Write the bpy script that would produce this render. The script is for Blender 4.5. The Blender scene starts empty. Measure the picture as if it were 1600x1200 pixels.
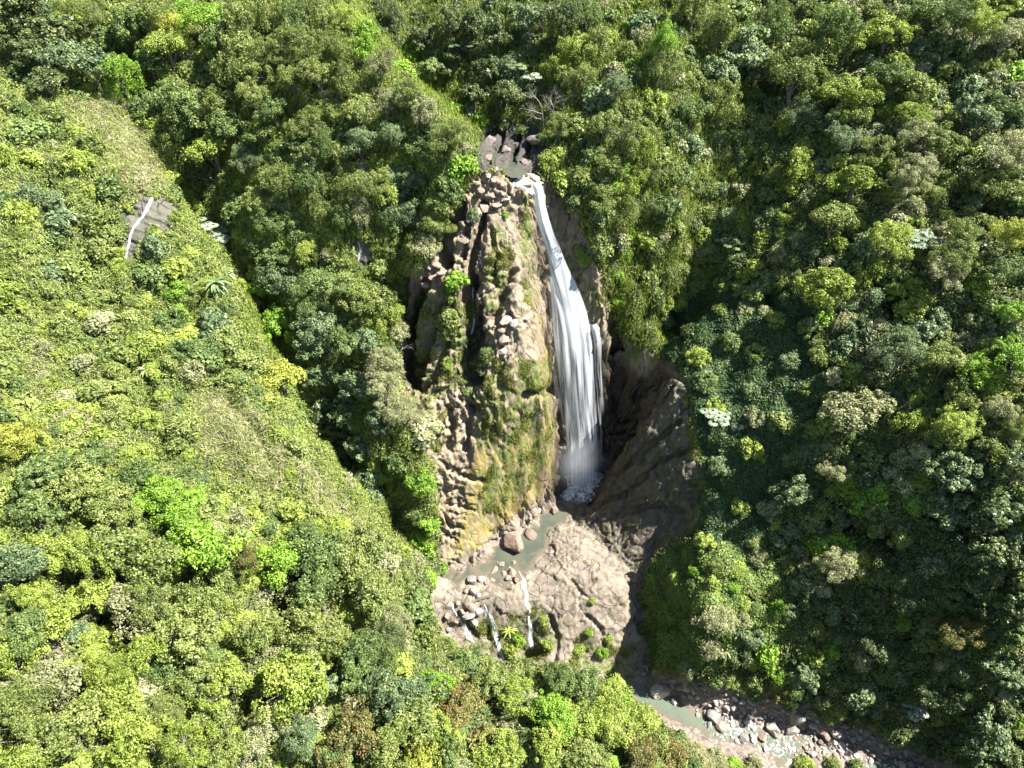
import bpy, math, random
import numpy as np
from mathutils import Vector, Matrix, noise as mnoise
rng = np.random.default_rng(7)
random.seed(7)
SC = bpy.context.scene
COL = SC.collection

# ------------------------------------------------------------------ camera
FPX = 1121.0                     # focal length in pixels of a 1600 wide frame
PITCH = math.radians(42.0)       # the drone looks 42 degrees below the horizon
CAMZ = 89.0
cam_d = bpy.data.cameras.new('camera')
cam_d.sensor_width = 36.0
cam_d.lens = 36.0 * FPX / 1600.0
cam_d.clip_start = 1.0
cam_d.clip_end = 2000.0
cam = bpy.data.objects.new('camera', cam_d)
cam.location = (0, 0, CAMZ)
cam.rotation_euler = (math.pi / 2 - PITCH, 0, 0)
COL.objects.link(cam)
SC.camera = cam

# ------------------------------------------------------------------ light
SUN_EL, SUN_AZ = math.radians(55.0), math.radians(1.0)    # azimuth from +X towards +Y
world = bpy.data.worlds.new('World')
SC.world = world
world.use_nodes = True
wn = world.node_tree
bg = wn.nodes['Background']
sky = wn.nodes.new('ShaderNodeTexSky')
sky.sky_type = 'NISHITA'
sky.sun_disc = False
sky.sun_elevation = SUN_EL
sky.sun_rotation = math.pi / 2 - SUN_AZ
sky.altitude = 600
wn.links.new(sky.outputs[0], bg.inputs[0])
bg.inputs[1].default_value = 0.056
sun_d = bpy.data.lights.new('sun', 'SUN')
sun_d.energy = 4.8
sun_d.angle = math.radians(0.5)
sun_d.color = (1.0, 0.965, 0.90)
sun = bpy.data.objects.new('sun', sun_d)
sdir = Vector((math.cos(SUN_EL) * math.cos(SUN_AZ), math.cos(SUN_EL) * math.sin(SUN_AZ), math.sin(SUN_EL)))
sun.rotation_euler = sdir.to_track_quat('Z', 'Y').to_euler()
COL.objects.link(sun)
SC.view_settings.view_transform = 'Standard'
SC.view_settings.look = 'None'
SC.view_settings.exposure = 2.08
SC.view_settings.gamma = 1.0
SC.render.engine = 'CYCLES'
SC.cycles.max_bounces = 5
SC.cycles.diffuse_bounces = 3
SC.cycles.glossy_bounces = 2
SC.cycles.transmission_bounces = 3
SC.cycles.transparent_max_bounces = 12
SC.cycles.caustics_reflective = False
SC.cycles.caustics_refractive = False

# ------------------------------------------------------------------ camera arithmetic
SP, CP = math.sin(PITCH), math.cos(PITCH)
def ray(px, py):
    u = (np.asarray(px, float) - 800) / FPX
    v = (600 - np.asarray(py, float)) / FPX
    return np.stack([u, CP + v * SP, -SP + v * CP], -1)
def at_t(px, py, t):
    return ray(px, py) * np.asarray(t, float)[..., None] + np.array([0, 0, CAMZ])
def at_z(px, py, z):
    d = ray(px, py)
    return at_t(px, py, (np.asarray(z, float) - CAMZ) / d[..., 2])
def at_y(px, py, y):
    d = ray(px, py)
    return at_t(px, py, np.asarray(y, float) / d[..., 1])
def project(P):
    P = np.asarray(P, float)
    x, y, z = P[..., 0], P[..., 1], P[..., 2] - CAMZ
    t = y * CP - z * SP
    up = y * SP + z * CP
    return 800 + FPX * x / t, 600 - FPX * up / t, t

# ------------------------------------------------------------------ the lie of the land
# (px, py, distance along the view axis) surveyed off the photograph, plus 'z' (height) and 'y' (distance) rows
T = 't'; Z = 'z'; Y = 'y'
CTRL = [
 # near spur, lower left
 (T,-150,1350,50),(T,0,1200,60),(T,200,1200,66),(T,400,1200,72),(T,600,1200,78),(T,800,1200,83),(T,960,1200,87.5),
 (T,200,1400,60),(T,600,1400,70),(T,1000,1400,80),
 (T,-150,900,62),(T,0,900,68),(T,200,900,74),(T,400,920,82),(T,550,950,89),(T,640,960,95),(T,670,1000,97),
 (T,0,1050,64),(T,200,1050,70),(T,400,1060,76),(T,600,1060,83),(T,700,1060,89),
 (T,820,1075,91.5),(T,930,1100,93.5),(T,1020,1150,93.5),(T,1060,1200,92.5),(T,1160,1240,91),(T,1300,1300,90.8),
 (T,-150,600,76),(T,0,600,80),(T,200,600,84),(T,350,600,88),(T,100,750,76),(T,300,760,81),(T,430,780,86),
 (T,-150,300,84),(T,0,300,87),(T,150,300,90),(T,100,180,94),(T,0,420,85),(T,180,430,89),(T,290,500,91),
 (T,230,240,92),(T,270,330,92.5),(T,350,440,91.5),(T,390,520,90.5),(T,425,620,89),(T,480,700,89),(T,540,770,91),(T,600,840,94),(T,650,890,99),
 (T,20,100,103),(T,-150,50,104),(T,150,100,103),
 # dark gully between spur and centre hill
 (T,280,200,102),(T,300,300,105),(T,320,390,106),(T,365,430,105),(T,420,510,104),(T,450,600,104),(T,500,690,105),(T,560,760,106),(T,620,830,106),(T,660,868,105.5),
 # centre hill
 (T,0,0,110),(T,200,0,108),(T,400,0,105),(T,540,0,104),(T,330,100,103),(T,450,120,99),(T,560,100,97),(T,640,150,93.5),(T,700,210,92),(T,735,258,92.5),
 (T,380,230,100),(T,500,260,96),(T,600,270,92.5),(T,690,290,92),(T,380,340,99.5),(T,480,380,98),(T,560,340,96),(T,645,360,93),(T,610,330,95),
 (T,570,400,101),(T,450,480,98.5),(T,540,490,98),(T,600,480,97.5),(T,480,590,99),(T,580,590,96),(T,610,650,95),(T,560,680,98.5),(T,650,700,96.5),(T,655,760,98.5),(T,665,820,101.5),
 # shaded cleft left of the rock
 (T,640,430,103),(T,628,500,104),(T,622,560,103.5),(T,632,610,101),
 # upper gorge
 (T,600,20,113),(T,630,100,113),(T,690,160,112),(T,740,215,106),(T,560,-120,120),(T,770,205,106),(T,800,200,104),(T,835,230,99.5),(T,845,262,97.5),
 (T,700,60,110),(T,780,120,107),(T,800,20,110),(T,870,150,103),(T,860,60,107),
 # pool above the lip
 (Z,760,240,46.6),(Z,778,252,46.4),(Z,795,268,46.3),(Z,808,268,46.3),(Z,820,290,46.2),(Z,770,275,47.0),
 # rock bluff
 (T,745,300,93),(T,780,300,93.2),(T,830,300,95),(T,715,340,93.8),(T,690,380,95),(T,660,430,97),(T,760,340,93.4),(T,815,340,95),
 (T,740,400,94.3),(T,790,400,94.3),(T,830,420,96.5),(T,690,450,96),(T,692,500,97.3),(T,655,500,101),(T,735,480,95.8),(T,790,480,95.3),(T,840,500,97.3),
 (T,690,572,98.3),(T,655,572,101.5),(T,700,560,97.5),(T,742,570,98.3),(T,790,570,96.3),(T,850,580,98),(T,790,620,96.8),(T,850,625,98.5),
 (T,690,630,98.5),(T,730,650,98.5),(T,800,660,99),(T,850,660,101.5),(T,690,700,99.6),(T,750,720,100),(T,820,720,102.5),(T,862,720,107),
 (T,690,780,101.5),(T,740,790,102.5),(T,790,780,104.5),(T,830,770,107.5),(T,695,840,103),(T,730,850,104),(T,770,830,106.5),
 (Z,700,893,-0.6),(Z,735,876,-.6),(Z,775,850,-.6),(Z,812,820,-.6),(Z,838,798,-.6),(Z,862,780,-.6),
 # behind the falls
 (Y,842,300,88.0),(Y,848,340,87.6),(Y,855,380,87.3),(Y,870,420,86.2),(Y,885,470,84.8),(Y,898,520,83.4),(Y,900,570,82.2),(Y,902,620,81),(Y,905,670,79.6),(Y,906,720,78.2),
 (Y,872,560,83.0),(Y,872,680,80),(Y,875,740,77),
 # plunge pool and outflow bed
 (Z,905,765,-1.6),(Z,880,780,-1.5),(Z,925,745,-1.5),(Z,858,805,-1.4),(Z,845,830,-1.2),(Z,830,860,-1.2),(Z,790,868,-1.0),(Z,750,888,-.95),(Z,725,905,-.80),(Z,755,908,-.76),(Z,700,915,-.85),
 # right of the falls
 (T,880,320,98),(T,905,370,98.5),(T,925,420,99),(T,945,470,101),(T,950,508,102.5),(T,945,540,107),(T,965,560,108.5),(T,1000,540,106.5),(T,950,600,114),(T,985,600,114),
 (T,940,680,114.5),(T,1010,500,103),(T,980,450,100.3),
 # cleft to the right, up the dark gully
 (T,960,660,116),(T,1000,605,115.5),(T,1025,560,113.5),(T,1050,500,110.5),(T,1075,430,108),(T,1095,360,106),(T,1130,300,104.5),(T,1170,240,103),(T,1200,150,104),(T,1210,60,107),
 # right-centre hill
 (T,950,80,102),(T,1000,0,107),(T,930,180,98),(T,900,260,97),(T,1000,150,97.5),(T,1060,80,99),(T,1100,0,104),(T,1080,170,98.5),(T,1000,260,96),(T,1060,290,97),(T,960,340,96.5),(T,1030,370,96.5),(T,1000,420,98),
 # right rock slab and its toe
 (T,985,680,103.5),(T,1040,600,98.8),(T,1075,620,97.6),(T,950,740,110),(T,1000,740,103.5),(T,1070,720,98.5),(T,920,790,110.5),(T,980,800,105.5),(T,1060,810,101),(T,1095,780,99),
 (Z,955,750,-.6),(Z,928,780,-.6),(Z,893,806,-.4),(T,940,840,107),(T,1000,860,103.3),(T,1050,870,101),
 # big brown shelf
 (Z,872,822,0.6),(Z,905,850,1.6),(Z,870,880,0.6),(Z,930,900,0.9),(Z,970,930,-.6),(Z,880,960,-2.0),(Z,930,980,-3.4),(Z,850,1000,-5.2),(Z,910,1020,-7.5),(Z,965,1040,-9.6),(Z,1000,980,-6.0),(Z,990,1040,-10.5),
 (Z,800,945,-1.9),(Z,790,895,-.74),(Z,700,945,-.45),(Z,735,946,-.5),(Z,775,932,-.42),(Z,812,909,-.45),(Z,838,889,-.42),(Z,760,958,-2.6),(Z,690,920,0.2),(Z,700,990,-5.0),(Z,760,980,-5.5),(Z,820,980,-4.5),(Z,780,1010,-7.5),(Z,830,1020,-8.2),(Z,790,1040,-9.8),(Z,740,1020,-8.5),(T,672,940,99),
  # crevice right of the shelf
 (Z,1005,930,-3.5),(Z,1015,985,-8.5),(Z,1018,1035,-11.2),
 # lower pool and river bed
 (Z,960,1075,-13.0),(Z,1000,1075,-13.2),(Z,1030,1105,-13.2),(Z,1010,1060,-12.4),(Z,1060,1080,-12.4),(Z,1100,1110,-13.2),(Z,1150,1120,-13.5),(Z,1200,1130,-14.0),(Z,1260,1140,-14.3),(Z,1320,1160,-15.0),(Z,1400,1185,-15.8),(Z,1500,1210,-17.0),(Z,1600,1250,-18.0),
 (Z,1050,1128,-12.2),(Z,1100,1160,-12.0),(Z,1180,1180,-12.4),(Z,1280,1185,-13.3),(Z,1340,1200,-14.0),
 # vine-covered knoll and the foot of the right slope
 (T,1015,890,103),(T,1030,935,100),(T,1040,1000,100),(T,1060,1035,100.5),(T,1100,870,96),(T,1100,950,93.8),(T,1140,1000,95.3),(T,1180,900,96),(T,1200,960,94.5),(T,1150,1055,99.5),(T,1260,1090,98.5),(T,1350,1110,99),(T,1450,1140,98),(T,1550,1180,98),
 (T,1050,560,101.5),(T,1100,500,101.5),(T,1130,600,98),(T,1110,700,97.5),(T,1120,800,96.5),(T,1150,420,102),(T,1180,330,101),
 (T,1220,780,95.8),(T,1250,880,95.5),(T,1250,980,95),(T,1350,980,93),(T,1350,1060,95),(T,1450,1050,92),(T,1550,1080,91.5),
 (T,1200,680,94.5),(T,1220,560,95.5),(T,1200,450,98.5),(T,1300,660,91.3),(T,1300,500,93.3),(T,1260,350,96.5),(T,1300,200,97.5),(T,1250,100,101),(T,1320,60,102),(T,1300,0,105),
 (T,1400,780,87),(T,1400,880,89),(T,1500,720,83.5),(T,1500,850,86),(T,1600,800,81),(T,1600,950,84),(T,1600,1100,88),(T,1700,1200,85),(T,1750,900,80),
 (T,1400,640,88),(T,1420,450,90),(T,1400,300,93.5),(T,1400,150,97.5),(T,1450,0,101),(T,1500,550,85.5),(T,1600,600,82),(T,1600,400,86),(T,1520,350,90),(T,1500,200,94),(T,1600,180,91.5),(T,1600,0,96),(T,1750,600,80),(T,1750,200,87),(T,1750,-100,98),
 # beyond the top edge of the frame
 (T,200,-150,118),(T,800,-150,120),(T,1200,-150,117),
]
pts = []
for k, px, py, v in CTRL:
    pts.append({'t': at_t, 'z': at_z, 'y': at_y}[k](px, py, v))
# country the photograph does not show, in metres
pts += [np.array(p, float) for p in [(-110,10,60),(-110,80,85),(-110,150,110),(-60,170,115),(0,185,105),(60,175,115),(110,150,100),(120,80,66),(115,20,38),
        (60,10,12),(90,-10,30),(0,5,8),(-40,-15,25),(-100,-40,55),(20,-40,25),(90,-60,40),(60,28,-17),(90,20,-20),(75,34,5)]]
PTS = np.array(pts)
def _kern(r): return r
_d = np.sqrt(((PTS[:, None, :2] - PTS[None, :, :2]) ** 2).sum(-1))
_n = len(PTS)
_A = np.zeros((_n + 3, _n + 3)); _A[:_n, :_n] = _kern(_d) - np.eye(_n) * 0.15
_A[:_n, _n:] = np.c_[np.ones(_n), PTS[:, :2] / 100]; _A[_n:, :_n] = _A[:_n, _n:].T
_w = np.linalg.solve(_A, np.r_[PTS[:, 2], 0, 0, 0])
def H(x, y):
    x = np.asarray(x, float).ravel(); y = np.asarray(y, float).ravel()
    out = np.empty_like(x)
    for i in range(0, len(x), 20000):
        xs, ys = x[i:i + 20000], y[i:i + 20000]
        r = np.sqrt((xs[:, None] - PTS[:, 0]) ** 2 + (ys[:, None] - PTS[:, 1]) ** 2)
        out[i:i + 20000] = r @ _w[:_n] + _w[_n] + (xs * _w[_n + 1] + ys * _w[_n + 2]) / 100
    return out

# ------------------------------------------------------------------ mesh and node helpers
def mesh_np(name, V, F, mat=None, smooth=False, attrs=None):
    """V (n,3), F (m,k) -> mesh"""
    me = bpy.data.meshes.new(name)
    V = np.asarray(V, np.float32); F = np.asarray(F, np.int32)
    me.vertices.add(len(V)); me.vertices.foreach_set('co', V.ravel())
    k = F.shape[1]
    me.loops.add(F.size); me.loops.foreach_set('vertex_index', F.ravel())
    me.polygons.add(len(F)); me.polygons.foreach_set('loop_start', np.arange(0, F.size, k, dtype=np.int32))
    me.update(calc_edges=True)
    if smooth: me.polygons.foreach_set('use_smooth', np.ones(len(F), bool))
    if attrs:
        for an, av in attrs.items():
            a = me.attributes.new(an, 'FLOAT', 'POINT'); a.data.foreach_set('value', np.asarray(av, np.float32))
    if mat: me.materials.append(mat)
    return me
def link(name, me, parent=None, **props):
    o = bpy.data.objects.new(name, me); COL.objects.link(o)
    if parent is not None: o.parent = parent
    for k, v in props.items(): o[k] = v
    return o
class NT:
    """tiny node-graph helper"""
    def __init__(s, name):
        s.m = bpy.data.materials.new(name); s.m.use_nodes = True
        s.t = s.m.node_tree; s.t.nodes.clear()
        s.out = s.t.nodes.new('ShaderNodeOutputMaterial')
    def n(s, typ, ins=None, **kw):
        nd = s.t.nodes.new('ShaderNode' + typ)
        for k, v in kw.items(): setattr(nd, k, v)
        for k, v in (ins or {}).items():
            if isinstance(v, tuple) and len(v) == 2 and hasattr(v[0], 'outputs'): s.t.links.new(v[0].outputs[v[1]], nd.inputs[k])
            elif hasattr(v, 'outputs'): s.t.links.new(v.outputs[0], nd.inputs[k])
            else: nd.inputs[k].default_value = v
        return nd
    def pos(s): return (s.n('NewGeometry'), 'Position')
    def noise(s, vec, scale, detail=4, rough=.6, dist=0.0):
        return (s.n('TexNoise', {'Vector': vec, 'Scale': scale, 'Detail': detail, 'Roughness': rough, 'Distortion': dist}), 0)
    def mapv(s, vec, scale=(1, 1, 1), rot=(0, 0, 0)):
        return (s.n('Mapping', {'Vector': vec, 'Scale': scale, 'Rotation': rot}), 0)
    def ramp(s, fac, stops):
        r = s.n('ValToRGB', {'Fac': fac}); e = r.color_ramp.elements
        while len(e) < len(stops): e.new(.5)
        for i, (p, c) in enumerate(stops):
            e[i].position = p; e[i].color = (c, c, c, 1) if isinstance(c, (int, float)) else (*c, 1)
        return (r, 0)
    def mix(s, fac, a, b, blend='MIX'):
        nd = s.n('Mix', {}, data_type='RGBA', blend_type=blend)
        for idx, v in ((0, fac), (6, a), (7, b)):
            if isinstance(v, tuple) and len(v) == 2 and hasattr(v[0], 'outputs'): s.t.links.new(v[0].outputs[v[1]], nd.inputs[idx])
            elif isinstance(v, (int, float)): nd.inputs[idx].default_value = v
            else: nd.inputs[idx].default_value = (*v, 1)
        return (nd, 2)
    def math(s, op, a, b=0.0, clamp=False):
        nd = s.n('Math', {}, operation=op, use_clamp=clamp)
        for i, v in enumerate((a, b)):
            if isinstance(v, tuple): s.t.links.new(v[0].outputs[v[1]], nd.inputs[i])
            else: nd.inputs[i].default_value = v
        return (nd, 0)
    def attr(s, name): return (s.n('Attribute', {}, attribute_name=name), 'Fac')
    def done(s, shader, disp=None):
        s.t.links.new(shader[0].outputs[shader[1]] if isinstance(shader, tuple) else shader.outputs[0], s.out.inputs[0])
        return s.m

def rock_material(name, pale, mid, dark, moss=1.0, ochre=0.0, wet_shade=.75, pattern=(1, 1, .45)):
    g = NT(name); p = g.pos(); ps = g.mapv(p, pattern)
    n1 = g.noise(ps, .35, 6, .65, .6); n2 = g.noise(ps, 1.7, 6, .7, .4); n3 = g.noise(p, 7.0, 5, .7)
    c = g.mix(g.ramp(n1, [(.40, 0), (.64, 1)]), mid, pale)
    c = g.mix(g.ramp(n2, [(.30, 1), (.48, 0)]), c, dark)
    c = g.mix(g.ramp(n3, [(.35, .45), (.6, 0)]), c, dark)
    st = g.noise(g.mapv(p, (1, 1, .12)), 1.1, 5, .65)
    c = g.mix(g.ramp(st, [(.50, 0), (.66, .65)]), c, tuple(x * .42 for x in mid))
    vo = g.n('TexVoronoi', {'Vector': g.mix(.25, ps, g.n('TexNoise', {'Vector': ps, 'Scale': .8, 'Detail': 3.0}).outputs[1] and (g.t.nodes[-1], 1)), 'Scale': .62}, feature='DISTANCE_TO_EDGE')
    crack = g.ramp((vo, 0), [(.0, 1), (.035, 0)])
    crack = g.math('MULTIPLY', crack, g.ramp(g.noise(p, .5, 3), [(.44, 0), (.6, .9)]))
    c = g.mix(crack, c, tuple(x * .25 for x in dark))
    if ochre:
        oc = g.math('MULTIPLY', g.attr('ochre'), g.ramp(g.noise(g.mapv(p, (1, 1, .18)), .9, 5, .7), [(.34, 0), (.55, 1)]))
        oc = g.math('MULTIPLY', oc, ochre)
        ocol = g.mix(g.ramp(g.noise(g.mapv(p, (1, 1, .2)), 1.6, 4), [(.4, 0), (.6, 1)]), (.26, .17, .06), (.21, .20, .06))
        c = g.mix(oc, c, ocol)
    if moss:
        mo = g.math('MULTIPLY', g.attr('moss'), g.ramp(g.noise(g.mapv(p, (1, 1, .5)), .75, 6, .72), [(.42, 0), (.56, 1)]))
        mo = g.math('MULTIPLY', mo, moss)
        mcol = g.mix(g.ramp(n3, [(.4, 0), (.6, 1)]), (.075, .095, .018), (.13, .16, .035))
        c = g.mix(mo, c, mcol)
    wt = g.attr('wet_shade')
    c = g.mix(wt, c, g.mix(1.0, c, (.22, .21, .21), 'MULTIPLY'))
    wet_shade = g.math('SUBTRACT', wet_shade, g.math('MULTIPLY', wt, .3))  # roughness, lower where the wet and painted-shade mask darkens
    hgt = g.math('ADD', g.math('MULTIPLY', n2, .5), g.math('MULTIPLY', n3, .22))
    hgt = g.math('SUBTRACT', hgt, g.math('MULTIPLY', crack, .35))
    b = g.n('Bump', {'Height': hgt, 'Strength': .75, 'Distance': .45})
    s = g.n('BsdfPrincipled', {'Base Color': c, 'Roughness': wet_shade, 'Normal': b})
    return g.done(s)
M = {}
M['cliff'] = rock_material('cliff_rock', (0.342, 0.262, 0.189), (0.246, 0.181, 0.129), (0.089, 0.066, 0.050), 1.0, 1.0)
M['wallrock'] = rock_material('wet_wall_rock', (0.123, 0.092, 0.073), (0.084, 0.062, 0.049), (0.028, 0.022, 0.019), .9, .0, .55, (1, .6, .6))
M['shelf'] = rock_material('shelf_rock', (0.278, 0.222, 0.179), (0.202, 0.157, 0.126), (0.093, 0.074, 0.061), .8, .0, .8, (1, 1, 1))
M['gorge'] = rock_material('gorge_rock', (0.064, 0.052, 0.046), (0.046, 0.036, 0.032), (0.013, 0.011, 0.011), .3, 0, .7, (1, 1, .6))  # albedo lowered so the colour carries the gorge's shade
M['side'] = rock_material('seep_rock', (.10, .082, .07), (.065, .054, .047), (.025, .022, .02), 1.0, 0, .5, (1, 1, .4))
M['bed'] = rock_material('river_gravel', (0.274, 0.220, 0.182), (0.198, 0.152, 0.125), (0.076, 0.061, 0.053), .2, 0, .75, (1.5, 1.5, 1.5))
def ground_material():
    g = NT('hillside_ground'); p = g.pos()
    n1 = g.noise(p, .25, 6, .65); n2 = g.noise(p, 3.0, 6, .75)
    c = g.mix(g.ramp(n1, [(.35, 0), (.65, 1)]), (.05, .068, .02), (.095, .12, .035))
    c = g.mix(g.ramp(n2, [(.45, 0), (.62, .7)]), c, (.015, .02, .008))
    c = g.mix(g.attr('dry'), c, g.mix(g.ramp(n2, [(.35, 0), (.6, 1)]), (.13, .115, .05), (.27, .22, .13)))
    b = g.n('Bump', {'Height': n2, 'Strength': .9, 'Distance': .6})
    return g.done(g.n('BsdfPrincipled', {'Base Color': c, 'Roughness': .9, 'Normal': b}))
M['ground'] = ground_material()

# ------------------------------------------------------------------ regions (outlines surveyed off the photograph)
POLY = dict(
 cliff=[(742,272),(770,268),(800,262),(838,268),(852,285),(880,300),(905,350),(930,420),(948,470),(956,505),(975,535),(1010,545),(1035,565),(1000,610),(960,680),(930,750),(885,762),(860,778),(815,824),(735,884),(703,898),(690,880),(688,820),(674,720),(655,690),(640,640),(622,590),(626,500),(643,440),(668,400),(690,360),(705,320),(728,296)],
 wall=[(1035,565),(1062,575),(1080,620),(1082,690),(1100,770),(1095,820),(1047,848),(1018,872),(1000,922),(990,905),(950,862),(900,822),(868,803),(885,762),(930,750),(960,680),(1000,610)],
 shelf=[(885,760),(900,775),(885,800),(900,822),(950,862),(990,905),(1000,925),(1006,985),(1014,1048),(995,1060),(940,1058),(900,1045),(850,1040),(720,1020),(690,990),(668,935),(693,888),(735,868),(790,828),(848,782)],
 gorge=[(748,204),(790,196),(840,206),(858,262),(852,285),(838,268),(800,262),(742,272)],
 bed=[(995,1060),(1030,1048),(1060,1052),(1130,1068),(1250,1100),(1330,1128),(1430,1166),(1520,1200),(1650,1240),(1650,1290),(1500,1250),(1370,1215),(1280,1215),(1180,1205),(1110,1180),(1040,1135),(985,1090),(940,1058)],
 leftcliff=[(190,345),(200,322),(218,308),(240,302),(258,330),(255,372),(240,352),(222,360),(212,400),(190,396)],
 slip=[(555,370),(580,380),(578,415),(556,410)],
)
ROCKS = ['cliff', 'wall', 'shelf', 'gorge', 'bed', 'leftcliff', 'slip']
def inside(poly, px, py):
    """signed distance in px, positive inside"""
    P = np.array(poly, float); n = len(P)
    c = np.zeros(px.shape, bool); d = np.full(px.shape, 1e9)
    for i in range(n):
        x0, y0 = P[i]; x1, y1 = P[(i + 1) % n]
        if y0 != y1:
            hit = ((y0 > py) != (y1 > py)) & (px < (x1 - x0) * (py - y0) / (y1 - y0) + x0)
            c ^= hit
        ex, ey = x1 - x0, y1 - y0
        tt = np.clip(((px - x0) * ex + (py - y0) * ey) / (ex * ex + ey * ey), 0, 1)
        d = np.minimum(d, np.hypot(px - x0 - tt * ex, py - y0 - tt * ey))
    return np.where(c, d, -d)
def sstep(a, b, x):
    t = np.clip((x - a) / (b - a), 0, 1); return t * t * (3 - 2 * t)
def lines_dist(line, px, py):
    P = np.array(line, float); d = np.full(px.shape, 1e9)
    for i in range(len(P) - 1):
        ex, ey = P[i + 1, :2] - P[i, :2]
        tt = np.clip(((px - P[i, 0]) * ex + (py - P[i, 1]) * ey) / (ex * ex + ey * ey), 0, 1)
        d = np.minimum(d, np.hypot(px - P[i, 0] - tt * ex, py - P[i, 1] - tt * ey))
    return d

# ------------------------------------------------------------------ terrain grid, finer round the falls
def axis(a, segs):
    o = [a]
    for lim, st in segs:
        while o[-1] < lim: o.append(o[-1] + st)
    return np.array(o)
GX = axis(-110, [(-60, 2.0), (-22, .6), (29, .16), (62, .55), (120, 2.0)])
GY = axis(-40, [(15, 2.0), (38, .55), (58, .16), (91, .09), (94, .2), (115, .5), (180, 2.0)])
XX, YY = np.meshgrid(GX, GY)
ZZ = H(XX, YY).reshape(XX.shape)
nx, ny = len(GX), len(GY)
zx = np.gradient(ZZ, GX, axis=1); zy = np.gradient(ZZ, GY, axis=0)
NN = np.stack([-zx, -zy, np.ones_like(zx)], -1); NN /= np.linalg.norm(NN, axis=-1, keepdims=True)
VV = np.stack([XX, YY, ZZ], -1)
PX, PY, PT = project(VV)
valid = PT > 5
PX = np.where(valid, PX, -9999); PY = np.where(valid, PY, -9999)
wob = np.zeros(PX.shape)
near = (PX > 120) & (PX < 1700) & (PY > 150) & (PY < 1320) & (YY < 125)
flat = VV.reshape(-1, 3)
nw = wob.reshape(-1)
for i in np.flatnonzero(near.ravel()):
    x, y, z = flat[i]
    nw[i] = mnoise.noise((x * .45, y * .45, z * .45)) * 9 + mnoise.noise((x * 1.6, y * 1.6, z * 1.6)) * 5
SD = {k: inside(POLY[k], PX, PY) + wob for k in ROCKS}
# things far behind must not inherit an outline: only the surface at about the surveyed distance counts
SD['leftcliff'] = SD['leftcliff'] + wob * .9
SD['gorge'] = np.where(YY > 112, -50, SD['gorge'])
SD['cliff'] = np.where((YY > 96), -50, SD['cliff'])
rockw = np.zeros(PX.shape)
for k in ROCKS: rockw = np.maximum(rockw, sstep(-9, 5, SD[k]))

CRACKS = [
 ([(208,540),(225,600),(240,660),(262,725)], 7, 2.2), ([(15,180),(45,240),(60,330)], 8, 2.0), ([(360,625),(395,675),(425,725)], 4, 1.2), ([(60,930),(110,945),(170,965),(220,1015),(275,1060)], 11, 4.0), ([(425,930),(440,975)], 12, 4.0), ([(540,1030),(575,1060)], 10, 3.5), ([(0,810),(45,830)], 9, 3.5), ([(350,1150),(385,1125),(400,1110)], 9, 3.5), ([(690,1095),(715,1080)], 9, 3.0), ([(140,430),(180,470),(200,500)], 6, 1.5),([(80,440),(120,470)], 6, 1.5),([(1290,800),(1340,830),(1400,850)], 10, 2.5),([(1190,420),(1200,480)], 8, 1.5),([(1375,450),(1400,500)], 10, 3.0),([(1500,310),(1560,330)], 10, 3.0),([(620,60),(640,120)], 10, 2.5),  # px line, half width px, depth m
 ([(722,318),(708,345),(696,372),(690,402),(694,412)], 7, 4.0),
 ([(757,318),(756,345),(744,372),(738,395),(734,425),(738,450)], 4, 2.5),
 ([(730,345),(728,370),(722,400)], 3, 1.5),
 ([(736,440),(728,465),(736,500),(738,540),(728,570),(742,590)], 8, 2.4),
 ([(668,440),(655,470),(645,505),(640,560),(645,600)], 5, 2.6),
 ([(690,465),(680,500),(668,540),(655,585)], 5, 2.2),
 ([(705,470),(702,510),(690,555),(672,585),(655,610)], 4, 2.0),
 ([(695,560),(680,590),(660,610)], 4, 1.4),
 ([(768,355),(776,400),(772,440)], 3, .9),
 ([(806,425),(795,445),(782,470),(772,500)], 4, 1.5),
 ([(750,540),(748,510),(752,480)], 4, 1.6),
 ([(700,640),(708,665),(700,700)], 4, 1.2),
 ([(735,640),(732,670),(728,700)], 4, 1.4),
 ([(745,600),(725,620),(745,640)], 7, 1.2),
 ([(690,720),(720,745),(760,752)], 3, .8),
 ([(700,790),(745,800)], 1.8, .5), ([(698,770),(740,775)], 1.8, .5), ([(700,820),(735,828)], 1.8, .45), ([(700,840),(728,852)], 1.8, .45),
 ([(822,618),(850,614),(866,605)], 4, 1.8),
 ([(955,520),(965,545),(955,580),(950,610)], 3, 1.2),
 ([(1000,600),(985,650),(965,690)], 5, 1.2),
 ([(1050,600),(1010,640),(985,680)], 3, .8), ([(1060,660),(1010,700),(960,745)], 3.5, .8), ([(1085,700),(1030,720),(980,770),(930,790)], 3, .7),
 ([(1060,800),(1010,790),(960,805)], 4, .8),
 ([(893,905),(905,925),(930,940)], 2.0, .5), ([(930,905),(905,930),(880,965)], 2.0, .4), ([(860,965),(872,1000),(868,1030)], 2.5, .6),
 ([(905,950),(940,985),(945,1010)], 2.5, .5), ([(960,1000),(1000,965),(1012,945)], 2.5, .6), ([(760,955),(765,1000)], 2, .5), ([(728,960),(745,1000)], 3, .9),
 ([(985,900),(1000,940),(1005,985)], 4, 1.0), ([(765,900),(800,925)], 2, .3),
 ([(785,205),(770,250)], 3, 1.2), ([(812,200),(803,235),(800,258)], 3, 1.4), ([(830,215),(822,250)], 2.5, .8),
]
disp = np.zeros(PX.shape)
core = near & (rockw > 0)
idx = np.flatnonzero(core.ravel())
w1 = rockw.ravel(); df = disp.ravel(); sdc = SD['cliff'].ravel(); sds = SD['shelf'].ravel(); sdb = SD['bed'].ravel()
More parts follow.
